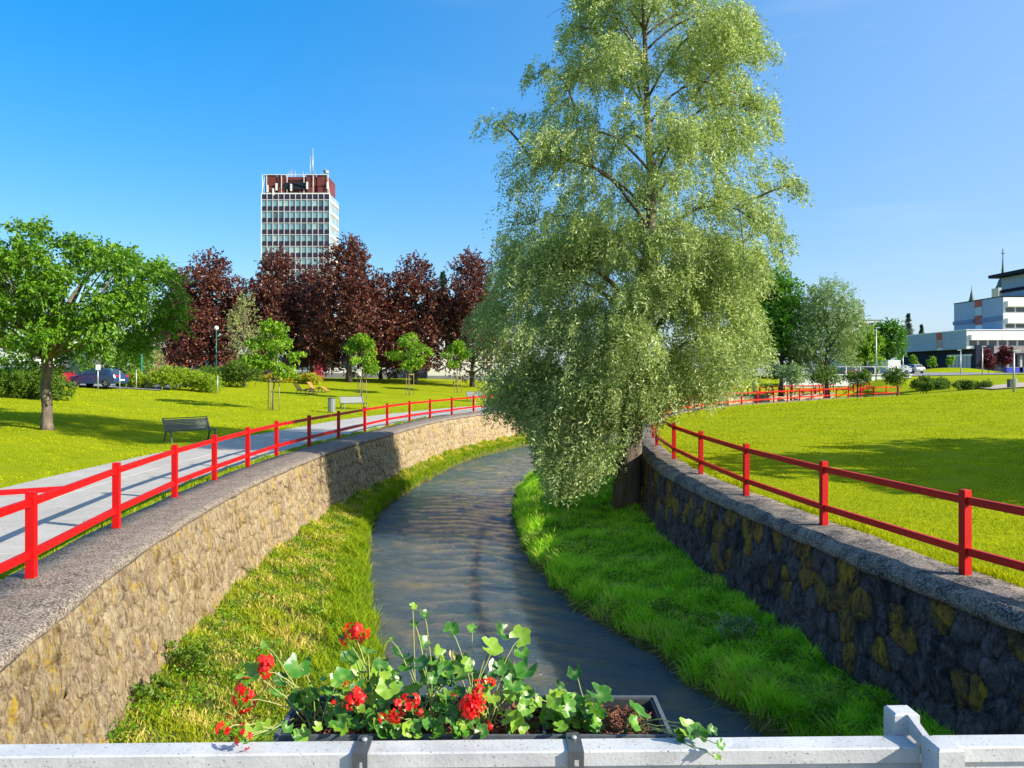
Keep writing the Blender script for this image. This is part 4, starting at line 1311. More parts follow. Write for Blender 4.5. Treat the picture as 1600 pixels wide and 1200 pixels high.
tree_px('broadleaf_tree', 1330, 126, None, 520, 40, 87, 'grey green tree below the distant apartment block', M_silver, 0.34, 0.2, twigs=600)
for i, (px, d, top, w_, lab) in enumerate([(1402, 84, 574, 36, 'small umbrella shaped tree at the right end of the far red railings'), (1340, 82, 575, 44, 'small drooping tree before the middle of the white terrace'),
                                        (1292, 80, 570, 56, 'small drooping tree before the left half of the white terrace'), (1236, 78, 566, 50, 'small drooping tree by the red tables at the left end of the terrace')]):
    tree_px('drooping_tree', px, d, None, top, w_, 90 + i, lab, M_hedge if i < 3 else M_silver, 0.22, 0.1, twigs=330, nl=8, tl=0.5, th=1.5, tr=0.09, taper=0.1, n=14, group='small trees by the far red railings', droop=0.9, flat=0.6)
for i, (px, top, lab) in enumerate([(1428, 555, 'left of three small green trees before the dark clad building'), (1456, 557, 'middle of three small green trees before the dark clad building'), (1486, 557, 'small green tree left of the pale doors of the dark clad building')]):
    tree_px('young_tree', px, 138, 584, top, 13, 100 + i, lab, M_young, 0.3, 0.18, twigs=110, nl=8, tl=0.35, th=1.4, tr=0.06, n=8)
tree_px('small_red_tree', 1544, 128, 588, 540, 24, 111, 'left of two small dark red trees before the entrance of the right building', M_smallred, 0.3, 0.2, twigs=330, nl=8, tl=0.45, th=1.6, tr=0.07, n=14)
tree_px('small_red_tree', 1570, 128, 587, 534, 28, 112, 'right of two small dark red trees before the entrance of the right building', M_smallred, 0.3, 0.2, twigs=380, nl=8, tl=0.45, th=1.6, tr=0.07, n=14)

# ---- conifers
def conifer(px, d, base, top, wpx, label, seed):
    r = np.random.default_rng(seed)
    x = ray(px, d); z = HC - (base - YH) / F * d; H_ = HC - (top - YH) / F * d - z; Wd = wpx / F * d / 2
    t = thing('conifer', label, 'tree', (x, d, z), 0, None)
    MB().tube([(0, 0, 0), (0, 0, H_ * 0.98)], [0.28, 0.03], 8).build('trunk', M_bark_dark, t)
    O = []; D = []; ln = []
    layers = int(H_ / 0.7)
    for k in range(layers):
        zz = 1.5 + (H_ - 1.5) * k / layers
        rad = Wd * (1 - zz / H_) ** 1.0 * (1 + 0.25 * r.normal() * 0.5) + 0.05
        for j in range(17):
            zj = r.uniform(-.4, .4); a = r.uniform(0, 6.28); q = rad * r.uniform(0.75, 1.1)
            for f in np.linspace(0.15, 1, 7):
                O.append((math.cos(a) * q * f, math.sin(a) * q * f, zz - 0.12 * q * f * f + zj)); D.append((math.cos(a), math.sin(a), -0.1)); ln.append(0.45)
    O = np.array(O); D = unit(np.array(D) + 0.4 * r.normal(size=(len(D), 3)))
    V = twig_leaves(O, D, 0.30, 6, 0.26, 0.09, r, 0.15, 0.8)
    link('crown', npmesh('crown', V, 4, M_conifer, rnd=np.repeat(r.random(len(V) // 4), 4)), t)
conifer(549, 112, 600, 368, 60, 'dark conifer tip rising behind the tallest copper maple', 1)
conifer(692, 112, 600, 422, 46, 'dark conifer behind the gap between two right hand copper maples', 2)
conifer(567, 118, 600, 392, 44, 'second conifer tip, just right of the tallest copper maple top', 5)
conifer(1419, 190, 560, 488, 32, 'lone dark conifer behind the left end of the right building', 3)
conifer(1440, 200, 560, 505, 12, 'tiny conifer tip above the lower roof of the right building', 4)

# ---- hedges and bushes
def bush(name, px, d, base, top, wpx, m, seed, label, L=0.12, W=0.06, twigs=1400, nb=14, depth=0.5, loc=None, tl=0.35):
    x = ray(px, d)
    z = hgt(x, d) if base is None else HC - (base - YH) / F * d
    H_ = HC - (top - YH) / F * d - z; Wd = wpx / F * d / 2
    r = np.random.default_rng(seed)
    lobes = []
    for i in range(nb):
        a = r.uniform(-0.9, 0.9)
        hh = H_ * math.sqrt(max(0.15, 1 - a * a * 0.8)) * r.uniform(0.6, 0.85)
        lobes.append((a * Wd, r.uniform(-1, 1) * Wd * depth * 0.5, hh * r.uniform(0.35, 0.85), H_ * r.uniform(0.22, 0.34)))
    t = thing(name, label, 'bush', (x, d, z))
    b = MB()
    for l in lobes[:10]: b.tube(limb_pts((l[0] * 0.5, l[1] * 0.5, -0.05), l[:3], r, 0.05, 4), [0.03, 0.02, 0.015, 0.01], 5)
    b.build('stems', M_bark, t)
    link('foliage', crown_mesh('foliage', m, lobes, twigs, 9, tl, L, W, seed, 0.2, 0.5), t)
    return t
bush('hedge', 30, 46, None, 566, 150, M_hedge, 121, 'dense rounded hedge behind the trunk of the big left tree', 0.13, 0.07, 3800, 26)
bush('bush', 272, 62, None, 571, 165, M_bushlime, 122, 'wide bright lime green bush right of the parked cars', 0.14, 0.07, 2800, 26)
bush('hedge', 362, 70, None, 557, 100, M_hedge, 123, 'dark green clipped bush right of the lime green bush', 0.14, 0.08, 1600, 16)
bush('bush', 455, 80, None, 582, 105, M_bushyellow, 124, 'low yellow flowering bush behind the wooden loungers', 0.16, 0.08, 1100, 16)
bush('bush', 178, 68, None, 505, 80, M_cherry, 125, 'tall light green shrub between the big left tree and the green pole', 0.2, 0.1, 1100, 16, tl=0.6)
bush('bush', 222, 70, None, 520, 52, M_bare, 126, 'loose shrub beside the tall green pole', 0.2, 0.1, 420, 10, tl=0.6)
bush('hedge', 1456, 92, 607, 586, 62, M_hedge, 127, 'low round hedge beyond the crest of the right lawn', 0.2, 0.1, 700, 14)
bush('hedge', 1494, 86, 609, 592, 110, M_hedge, 128, 'long low hedge in front of the tan paving on the right', 0.18, 0.09, 1100, 22, depth=0.3)
# dark leafy weeds at the foot of the left wall and on the right berm
def weeds(x, y, z, seed, label, n=80, m=M_hedge):
    r = np.random.default_rng(seed)
    t = thing('weed_clump', label, 'weed', (x, y, z))
    lobes = [(r.uniform(-.3, .3), r.uniform(-.3, .3), r.uniform(.05, .22), 0.16) for _ in range(5)]
    link('leaves', crown_mesh('leaves', m, lobes, n, 8, 0.16, 0.07, 0.04, seed, 0.2, 0.5), t)
weeds(-4.9, 11.5, -1.85, 1, 'dark leafy weed clump at the foot of the sunny left wall')
weeds(-4.75, 10.3, -1.85, 2, 'second leafy weed clump, closer to the flower box, by the left wall foot')
weeds(4.0, 13.2, -1.95, 3, 'leafy weed with pale leaves on the shaded right berm', 90, M_silver)

# trees outside the picture on the right, whose shade falls across the lawn
for i, (x, y, h_, wd) in enumerate([(23.0, 12.6, 7.6, 3.2), (21.5, 16.5, 8.2, 4.6), (28, 19.5, 8.4, 5.0), (35.5, 21, 8.2, 5)]):
    r = np.random.default_rng(140 + i)
    lobes = ellipsoid_lobes(26, wd * 0.8, wd * 0.8, h_ * 0.36, h_ * 0.6, wd * 0.36, r, taper=0.2, minr=0.1)
    tree('broadleaf_tree', ['smallest and closest tree right of the picture, shading the grass by the right railing', 'near tree right of the picture, shading the lawn behind the right railing', 'middle tree right of the picture, shading the right lawn', 'far tree right of the picture, shading the right lawn'][i],
         (x, y, 0), lobes, 2.2, 0.25, M_deep, M_bark_dark, 140 + i, twigs=1500, nl=10, tl=0.9, L=0.34, W=0.22)

# ------------------------------------------------------------------ office tower
def tower():
    d = 214.0; s = d / F
    x0, x1 = ray(408.5, d), ray(515, d)
    Wt = x1 - x0; dep = 10.5
    zt = HC + (YH - 303) * s           # top of the glazed part
    t = thing('office_tower', 'tall office tower with glass bands, dark spandrels and rust red roof storey', 'tower', (x0, d, 1.9))
    zt -= 1.9
    MB().box(0.15, Wt - 0.15, 0.15, dep - 0.15, 0, zt - 0.1).build('core', M_glass, t)
    fh = 18.2 * s; nb = 12; bw = Wt / nb
    pane = MB().box(-bw * 0.43, bw * 0.43, -0.03, 0.05, -fh * 0.24, fh * 0.24).mesh('window', M_glassblue)
    span = MB().box(-bw * 0.43, bw * 0.43, -0.05, 0.05, -fh * 0.17, fh * 0.17).mesh('spandrel_panel', M_spandrel)
    nf = 14
    r = random.Random(4)
    shades = []
    blind = MB().box(-bw * 0.43, bw * 0.43, -0.03, 0.05, -fh * 0.24, fh * 0.24).mesh('window', mat('tower_glass_blind', (0.30, 0.44, 0.46), 0.3, 0.2, 0.2, 0))
    dark = MB().box(-bw * 0.43, bw * 0.43, -0.03, 0.05, -fh * 0.24, fh * 0.24).mesh('window', mat('tower_glass_dark', (0.06, 0.12, 0.15), 0.12, 0.2, 0.2, 0, spec=0.8))
    for k in range(nf):
        zc = zt - k * fh
        for i in range(nb):
            cx = (i + 0.5) * bw
            o = link('spandrel_panel', span, t); o.location = (cx, 0.04, zc - fh * 0.30)
            if k < nf - 1:
                o = link('window', r.choice([pane, pane, pane, blind, dark]), t); o.location = (cx, 0.07, zc - fh * 0.80)
        b = MB(); b.box(-0.1, Wt + 0.1, -0.12, 0.15, zc - fh * 0.52, zc - fh * 0.48); b.build('floor_band', M_towerwhite, t)
    for i in range(nb + 1):
        b = MB(); b.box(i * bw - 0.09, i * bw + 0.09, -0.16, 0.14, 0, zt); b.build('mullion', M_mullion if i not in (0, nb) else M_towerwhite, t)
    # right hand side, foreshortened: white frames with glass strips
    b = MB(); g_ = MB()
    for k in range(nf + 2):
        zc = zt - k * fh
        b.box(Wt - 0.14, Wt + 0.16, 0.2, dep, zc - fh * 0.62, zc - fh * 0.40)
        g_.box(Wt - 0.14, Wt + 0.08, 0.2, dep, zc - fh * 0.38, zc - fh * 0.02)
    for i in range(7): b.box(Wt - 0.12, Wt + 0.12, 0.21 + i * dep / 6.3, 0.34 + i * dep / 6.3, 0, zt)
    b.build('side_frames', M_towerwhite, t); g_.build('side_glazing', M_glassblue, t)
    # roof storey
    zr = HC + (YH - 273) * s - 1.9
    hr = zr - zt
    b = MB(); b.box(0.7, Wt - 0.6, 1.2, dep - 1, zt, zr - 0.3); b.build('roof_storey', M_rust, t)
    b = MB()
    for i, (a, c) in enumerate([(1.0, 4.0), (4.4, 6.6), (12.6, 15.2), (15.6, Wt - 1.0)]):
        MB().box(a, c, 0.4, 1.1, zt + hr * 0.42, zr).build('rust_panel', M_rust, t)
        MB().box(a + .3, c - .2, 0.2, 0.9, zt + 0.2, zt + hr * 0.38).build('rust_panel', M_rust, t)
    b = MB()
    for a in (0.2, 1.4, 5.6, 7.2, 12.0, 14.6, Wt - 0.5): b.box(a - .07, a + .07, 0.1, 0.3, zt, zr + 0.1)
    b.box(0, Wt - 0.4, 0.1, 0.35, zr, zr + 0.16); b.box(0, Wt, -0.1, 0.2, zt - 0.05, zt + 0.28)
    b.bar((0.0, 0.2, zt), (0.9, 0.4, zr), 0.12, 0.12); b.bar((Wt, 0.2, zt), (Wt - 0.9, 0.4, zr), 0.12, 0.12)
    b.build('roof_frame', M_towerwhite, t)
    b = MB(); b.box(6.6, 12.2, 0.1, 0.5, zt + hr * 0.25, zt + hr * 0.6); b.bar((6.4, 0.0, zt + hr * .3), (8.6, 0.0, zt + hr * .62), .3, .3); b.bar((8.4, 0.0, zt + hr * .6), (12.4, 0.0, zt + hr * .42), .35, .3)
    b.build('dish_platform', M_wallnavy, t)
    # antennas
    def ant(px, top, bot=275, rr=0.10):
        x = (px - 408.5) * s; z0 = HC + (YH - bot) * s - 1.9; z1 = HC + (YH - top) * s - 1.9
        MB().tube([(x, 2.5, z0 - 1.5), (x, 2.5, z1)], rr, 6).build('antenna', M_ltmetal, t)
    ant(485, 228, rr=0.17); ant(481, 240); ant(447, 264); ant(452, 261); ant(457, 262); ant(470, 264); ant(505, 258); ant(444, 268)
    for px in (489, 491, 498, 464, 476, 501, 450, 460, 455, 473, 510): ant(px, 262 + (px * 7) % 9, rr=0.07)
    for k, (px, py) in enumerate([(432, 292), (418, 295), (512, 290), (480, 290), (455, 293), (427, 300)]):
        x = (px - 408.5) * s; z = HC + (YH - py) * s - 1.9
        MB().box(x - .22, x + .22, -0.25, 0.1, z - 1.0, z + 1.0).build('panel_antenna', M_towerwhite, t)
    for px, py in ((508, 268), (489, 285)):
        x = (px - 408.5) * s; z = HC + (YH - py) * s - 1.9
        o = MB().lathe([(0.1, 0), (0.5, 0.1), (0.8, 0.35)], 14).build('satellite_dish', M_ltmetal, t); o.location = (x, 1.0, z); o.rotation_euler = (R(70), 0, R(20))
tower()

# ------------------------------------------------------------------ low white building behind the maples
def window_mesh(w_, h_, frame=M_towerwhite):
    return MB().box(-w_ / 2, w_ / 2, -0.03, 0.05, 0, h_).mesh('window', M_glass)
def low_building():
    d = 108.0; s = d / F; x0 = ray(432, d); x1 = ray(668, d); z0 = hgt(ray(550, d), d) - 0.2
    t = thing('low_building', 'low white building with window bands behind the copper maples', 'building', (x0, d, z0))
    Wb = x1 - x0; Hb = 8.2
    MB().box(0, Wb, 0.2, 14, 0.9, Hb).build('wall', M_wallwhite, t)
    MB().box(-0.1, Wb, 0.15, 14, -0.5, 0.9).build('plinth', M_wallgrey, t)
    MB().box(-0.4, Wb + 0.4, -0.5, 14.5, Hb, Hb + 0.5).build('roof', M_wallgrey, t)
    wm = MB().box(-0.62, 0.62, -0.03, 0.05, 0, 1.55).mesh('window', M_glass)
    fm = MB().box(-0.05, 0.05, -0.1, 0.0, 0, 1.55).mesh('window_bar', M_towerwhite)
    for k in range(3):
        z = 1.7 + k * 2.35
        for i in range(int(Wb / 1.5)):
            if i % 4 == 3: continue
            o = link('window', wm, t); o.location = (0.9 + i * 1.5, 0.18, z)
    for i in range(0, int(Wb / 6) + 1):
        MB().box(i * 6 + 5.7 - 0.35, i * 6 + 5.7 + 0.35, -0.35, 0.25, 0.0, Hb).build('pilaster', M_wallwhite, t)
    MB().box(-0.2, Wb, -0.9, -0.75, 1.15, 1.25).build('handrail', M_towerwhite, t)
    x = (ray(497, d) - x0)
    MB().box(x - 0.7, x + 0.7, -1.0, 0.1, 0, 7.0).build('red_pillar', mat('dark_red_panel', (0.30, 0.02, 0.04), 0.6), t)
    t = thing('annex_building', 'blank white annex wall seen right of the staked trees, beside the willow', 'building', (ray(668, 100), 100, z0))
    Wb = ray(830, 100) - ray(668, 100)
    MB().box(0, Wb, 0, 12, 0.55, 3.9).build('wall', M_wallwhite, t)
    MB().box(-0.05, Wb + 0.1, -0.04, 12, -0.5, 0.55).build('plinth', M_wallgrey, t)
    MB().box(-0.2, Wb + 0.2, -0.2, 12, 3.9, 4.1).build('roof', M_wallgrey, t)
low_building()
# buildings on the far left
def block(name, label, px0, px1, d, base, top, depth, mw, rows=0, cols=0, mwin=M_glass, roof=M_wallgrey, balc=False):
    x0, x1 = ray(px0, d), ray(px1, d); z0 = HC - (base - YH) / F * d; z1 = HC - (top - YH) / F * d
    t = thing(name, label, 'building', (x0, d, z0))
    Wb, Hb = x1 - x0, z1 - z0
    MB().box(0, Wb, 0, depth, -1, Hb).build('wall', mw, t)
    MB().box(-0.15, Wb + 0.15, -0.15, depth + .15, Hb, Hb + 0.3).build('roof', roof, t)
    if rows:
        cw, chh = Wb / cols, Hb / rows
        wm = MB().box(-cw * 0.32, cw * 0.32, -0.04, 0.05, -chh * 0.26, chh * 0.26).mesh('window', mwin)
        bm = MB().box(-cw * 0.42, cw * 0.42, -0.9, -0.002, -chh * 0.42, -chh * 0.20).mesh('balcony', M_towerwhite)
        for i in range(cols):
            for k in range(rows):
                o = link('window', wm, t); o.location = ((i + .5) * cw, 0, (k + .55) * chh)
                if balc and i % 2 == 0:
                    o = link('balcony', bm, t); o.location = ((i + .5) * cw, 0, (k + .55) * chh)
    return t
block('apartment_block', 'pale apartment block with balconies, glimpsed between the left trees', 222, 250, 170, 590, 478, 14, M_churchstone, 8, 3, balc=True)
block('low_shop', 'red fronted low building under the pale apartment block', 234, 262, 120, 586, 553, 8, M_brickred, 1, 2)
block('utility_building', 'windowless grey clad building behind the parked cars', 92, 140, 95, 590, 541, 10, M_wallgrey)
block('white_hall', 'white low hall at the far left edge behind the cars', -70, 60, 105, 590, 528, 12, M_wallwhite, 2, 9)
block('red_hall', 'long low dark red building behind the leftmost copper maple', 300, 420, 118, 592, 556, 8, M_brickred, 1, 8)
block('apartment_block', 'distant white apartment block with a red roof box above the right hand trees', 1322, 1378, 230, 580, 501, 16, M_wallwhite, 5, 5, balc=True)
t = block('roof_box', 'small red roofed top storey on the distant white apartment block', 1322, 1337, 229, 504, 497, 6, M_wallwhite, roof=M_brickred)

# ------------------------------------------------------------------ stepped white building with shaded blue grey sides on the right
def right_building():
    d = 150.0; s = d / F
    def Z(py, dd=d): return HC - (py - YH) / F * dd
    def X(px, dd=d): return ray(px, dd)
    t = thing('civic_building', 'stepped white panelled building with sides coloured a shaded blue grey and red stripes at the right edge', 'building', (X(1510), d, 2.75))
    ox, oz = X(1510), 2.75
    def bx(name, x0, x1, y0, y1, z0, z1, m): return MB().box(x0 - ox, x1 - ox, y0 - d, y1 - d, z0 - oz, z1 - oz).build(name, m, t)
    zL = Z(516); zU = Z(463); zD = Z(541)
    xl = X(1510); xu = X(1570)
    LX = 60
    # lower tier: left side with its shade in the panel colour, white front
    bx('lower_tier_core', xl + 0.1, xl + LX, d + 0.1, d + 26, zD - 0.5, zL - 0.1, M_wallwhite)
    yb = [d, d + 8.4, d + 10.6, d + 26]
    for k, (z0, z1, m) in enumerate([(zD - 0.5, Z(528), M_wallshade), (Z(528) + 0.08, zL, M_wallshade)]):
        bx('shaded_blue_panel', xl - 0.02, xl + 0.1, yb[2], yb[3], z0, z1, m)
        bx('shaded_blue_panel', xl - 0.02, xl + 0.1, yb[0] + 0.2, yb[1], z0, z1, m)
    bx('red_panel', xl - 0.06, xl + 0.1, yb[1] + .1, yb[2] - .1, Z(528), zL, M_brickred)
    bx('side_window', xl - 0.02, xl + 0.1, yb[1] + .1, yb[2] - .1, zD, Z(528) - .1, M_glass)
    bx('parapet', xl - 0.1, xl + LX, d - 0.05, d + 26.1, zL, zL + 0.18, M_towerwhite)
    # awnings and window strip on the lower front
    wm = MB().box(-0.75, 0.75, -0.06, 0.08, 0, Z(532) - Z(540)).mesh('window', M_glass)
    xw = X(1521)
    for i in range(22):
        o = link('window', wm, t); o.location = (xw - ox + i * 1.95, 0.1, Z(540) - oz)
    am = MB().box(-3.0, 3.0, -0.75, 0.02, 0, Z(523) - Z(531.5)).mesh('awning', M_cream)
    for i in range(7):
        o = link('awning', am, t); o.location = (xw - ox + 2.2 + i * 6.1, 0.05, Z(531.5) - oz)
    # upper tier
    bx('upper_tier_core', xu + 0.1, xu + LX, d + 0.6, d + 17, zL, zU - 0.1, M_wallwhite)
    ym = [d + 0.6, d + 7.2, d + 9.8, d + 17.2]
    zm = Z(497)
    for a, c in ((ym[0] + .2, ym[1]), (ym[2], ym[3])):
        bx('shaded_blue_panel', xu - 0.02, xu + 0.1, a, c, zL + .2, zm - .35, M_wallshade)
        bx('shaded_blue_panel', xu - 0.32, xu + 0.1, a, c, zm - .35, zm + .45, mat('slate_band', (0.12, 0.18, 0.28), 0.6, 0.05, 1, 0))
        bx('shaded_blue_panel', xu - 0.02, xu + 0.1, a, c, zm + .45, zU, M_wallshade)
    bx('red_panel', xu - 0.06, xu + 0.1, ym[1] + .1, ym[2] - .1, Z(474), zU, M_brickred)
    bx('side_window', xu - 0.02, xu + 0.1, ym[1] + .1, ym[2] - .1, Z(488), Z(474), M_glassblue)
    bx('red_panel', xu - 0.06, xu + 0.1, ym[1] + .1, ym[2] - .1, Z(503), Z(488), M_brickred)
    bx('parapet', xu - 0.1, xu + LX, d + 0.5, d + 17.3, zU, zU + 0.18, M_wallnavy)
    for wz0, wz1, az0, az1 in ((487, 480, 479, 470), (512, 506, 505, 497)):
        wm = MB().box(-0.85, 0.85, -0.06, 0.08, 0, Z(wz1) - Z(wz0)).mesh('window', M_glass)
        am = MB().box(-2.5, 2.5, -0.75, 0.02, 0, Z(az1) - Z(az0)).mesh('awning', M_cream)
        for i in range(12):
            o = link('window', wm, t); o.location = (X(1575) - ox + .8 + i * 2.05, 0.6, Z(wz0) - oz)
        for i in range(5):
            o = link('awning', am, t); o.location = (X(1575) - ox + 2.4 + i * 5.1, 0.58, Z(az0) - oz)
    # top block with dark roof slab
    x3 = 105.0
    def Zt(py): return HC - (py - YH) / F * 158
    bx('top_block', x3, x3 + 40, d + 2, d + 12, zU, Zt(431), M_wallshade)
    bx('slate_band', x3 - 0.2, x3 + 40, d + 1.9, d + 12.1, Zt(455), Zt(450), M_wallnavy)
    bx('roof_slab', x3 - 1.6, x3 + 40, d + 0.8, d + 14, Zt(430), Zt(425), M_wallnavy)
    # dark clad ground floor
    xd = X(1528)
    bx('dark_wing', xd - 0.6, xd + 3, d - 0.3, d + 30, 2.4, Z(539.5), M_wallnavy)
    bx('stone_front', xd + 3, xd + 60, d - 0.3, d + 0.05, Z(553), Z(541), M_wallstone)
    bx('entrance_glass', xd + 3, xd + 60, d - 0.2, d + 0.1, 2.6, Z(553), M_glass)
    for i in range(9):
        bx('entrance_column', xd + 5 + i * 2.6, xd + 5.4 + i * 2.6, d - 1.2, d - 0.7, 2.5, Z(553), M_churchstone)
    bx('entrance_canopy', xd + 3.2, xd + 60, d - 1.8, d - 0.32, Z(555), Z(552), M_wallnavy)
    for i in range(6):
        bx('glass_door', xd - 0.72, xd - 0.62, d + 1.2 + i * 1.35, d + 2.4 + i * 1.35, 2.8, Z(556), M_glassblue)
    bx('door_header', xd - 0.78, xd - 0.6, d + 0.9, d + 9.4, Z(556), Z(553), M_towerwhite)
right_building()
for i, px in enumerate((1577, 1590, 1597)):
    p = PX(px, 578, 140)
    t = thing('market_stand', ['left', 'middle', 'right'][i] + ' one of three blue draped stands by the entrance of the right building', 'stand', (p.x, p.y, 2.75))
    MB().box(-.7, .7, -.4, .4, 0, 0.95, 0.03).build('table', M_bluecloth, t)
    MB().box(-.75, .75, -.45, .45, 0.95, 1.0).build('top', M_white, t)

# church tower and spires
d = 240
t = thing('church_tower', 'domed church belfry with cross rising behind the right building', 'church tower', (ray(1564, d), d, 5))
zb = HC + (YH - 470) / F * d - 5; s = d / F
b = MB(); b.box(-1.9, 1.6, -1.7, 1.7, 0, zb + 4); b.build('belfry', M_churchstone, t)
for x in (-1.3, -0.1, 1.0): MB().box(x - .25, x + .3, -1.75, -1.6, zb + 0.2, zb + 3).build('window', M_glass, t)
MB().lathe([(1.9, 0), (2.0, .3), (1.6, 1.2), (1.2, 2.6), (0.6, 3.4), (0.3, 6.5), (0.12, 10)], 12, (0.6, 0, zb + 4)).build('dome', M_spire, t)
b = MB(); b.box(0.5, 0.7, -.1, .1, zb + 13, zb + 16.5); b.box(0.1, 1.1, -.1, .1, zb + 14.9, zb + 15.2); b.build('cross', M_spire, t)
for px, top, base, lab in ((1518, 447, 472, 'slim pointed church spire behind the upper blue grey block'), (1440, 506, 520, 'tiny spire with cross above the lower blue grey roof')):
    p = PX(px, base, 220); hh = (base - top) / F * 220
    t = thing('church_spire', lab, 'spire', (p.x, p.y, p.z - 6))
    MB().lathe([(0.9, 0), (0.85, 6), (0.5, 6 + hh * .3), (0.1, 6 + hh * .75), (0.05, 6 + hh)], 8).build('spire', M_spire, t)

# ------------------------------------------------------------------ white terrace, plaza, paving
def terrace():
    y = 108.0
    x0, x1 = ray(1222, y), ray(1424, y)
    z0 = 0.2
    zt = HC - (586 - YH) / F * y
    t = thing('terrace_wall', 'long white terrace wall with thin rail beyond the far red railings', 'wall', (x0, y, z0))
    MB().box(0, x1 - x0, 0, 1.2, -1.5, zt - z0).build('wall', M_wallwhite, t)
    MB().box(-0.1, x1 - x0 + .1, -0.15, 1.25, zt - z0, zt - z0 + .12).build('cap', M_towerwhite, t)
    MB().box(0, x1 - x0, -0.05, 0.01, 0.55, 0.62).build('joint_band', M_wallgrey, t)
    n = 9
    for i in range(n):
        x = (x1 - x0) * (i + .5) / n
        MB().box(x - .05, x + .05, 0.1, 0.2, zt - z0 + .12, zt - z0 + 1.15).build('rail_post', M_towerwhite, t)
    MB().box(0, x1 - x0, 0.1, 0.18, zt - z0 + 1.15, zt - z0 + 1.22).build('handrail', M_towerwhite, t)
    x = ray(1376, y) - x0
    MB().box(x - .35, x + .35, -0.12, -0.051, 0.9, 1.5).build('sign_plate', M_wallgrey, t)
terrace()
def sheet(name, pts, m, label, dz=0.03, n=24):
    """drape a quad of ground paving on the terrain"""
    A = [np.array(p, float) for p in pts]
    rows = []
    for t_ in np.linspace(0, 1, n):
        a = A[0] * (1 - t_) + A[3] * t_; b = A[1] * (1 - t_) + A[2] * t_
        q = np.stack([a * (1 - u_) + b * u_ for u_ in np.linspace(0, 1, n)])
        rows.append(r3(q, hill(q[:, 0], q[:, 1]) + dz))
    tag(strip(name, rows, m), kind='structure', label=label)
sheet('plaza', [(26, 96), (52, 112), (44, 107), (22, 88)], M_sandpath, 'tan paving beyond the far railings', 0.05)
sheet('paving', [(51, 80), (110, 96), (112, 104), (54, 88)], M_sandpath, 'tan paving beyond the crest of the right lawn', 0.12)
sheet('car_park', [(30, 112), (78, 112), (80, 138), (32, 138)], M_asphalt, 'asphalt car park beyond the white terrace', 0.08)
sheet('car_park', [(-62, 56), (-28, 60), (-31, 84), (-66, 80)], M_asphalt, 'asphalt car park beyond the left lawn', 0.06)
sheet('forecourt', [(85, 132), (150, 132), (160, 149), (87, 149)], M_wallstone, 'grey forecourt of the right building', 0.06)
# grass mound before the dark wing
mb = MB(); P = []; Fc = []
nx_, ny_ = 26, 10
for j in range(ny_):
    for i in range(nx_):
        u_, v_ = i / (nx_ - 1) * 2 - 1, j / (ny_ - 1) * 2 - 1
        P.append((u_ * 8.5, v_ * 5, 0.95 * max(0, 1 - u_ * u_) * max(0, 1 - v_ * v_) - 0.05))
for j in range(ny_ - 1):
    for i in range(nx_ - 1): Fc.append((j * nx_ + i, j * nx_ + i + 1, (j + 1) * nx_ + i + 1, (j + 1) * nx_ + i))
mb.add(P, Fc, True)
o = mb.build('grass_mound', M_lawn); o.location = (ray(1487, 138), 138, 2.75); tag(o, kind='structure', label='low grass mound before the dark clad wing')

# red picnic tables and cross rails on the plaza
def red_table(px, d, label, rz=0.0):
    x = ray(px, d); t = thing('red_picnic_table', label, 'table', (x, d, hgt(x, d)), rz, 'red tables and benches on the plaza')
    MB().box(-.9, .9, -.38, .38, 0.70, 0.76).build('tabletop', M_red, t)
    for s_ in (-1, 1):
        MB().box(-.9, .9, s_ * .72 - .14, s_ * .72 + .14, 0.42, 0.47).build('seat', M_red, t)
        b = MB(); b.bar((s_ * .7, -.75, 0), (s_ * .7, -.2, .7), .07, .07); b.bar((s_ * .7, .75, 0), (s_ * .7, .2, .7), .07, .07); b.bar((s_ * .7, -.8, .40), (s_ * .7, .8, .40), .05, .08)
        b.build('leg', M_red, t)
    return t
red_table(1212, 86, 'red picnic table beside the willow edge, leftmost of the red tables')
red_table(1255, 90, 'red picnic table behind the far railing, second from the left', 0.4)
red_table(1282, 93, 'red picnic table near the foot of the grey green tree', -0.3)
red_table(1320, 97, 'red picnic table before the white terrace, second from the right', 0.3)
red_table(1352, 100, 'red picnic table before the white terrace, rightmost', 0.1)
for k, (a, b_, lab) in enumerate([((27.5, 84), (35, 95), 'short red railing running back past the plaza tables'), ((37, 92), (43, 101), 'short red railing receding at the middle of the terrace'), ((43, 95), (49, 103.5), 'rightmost receding red railing at the end of the terrace')]):
    n = 5; pts = [(a[0] + (b_[0] - a[0]) * i / n, a[1] + (b_[1] - a[1]) * i / n) for i in range(n + 1)]
    railing('plaza_railing', lab, pts, zfun=lambda x, y: hgt(x, y))

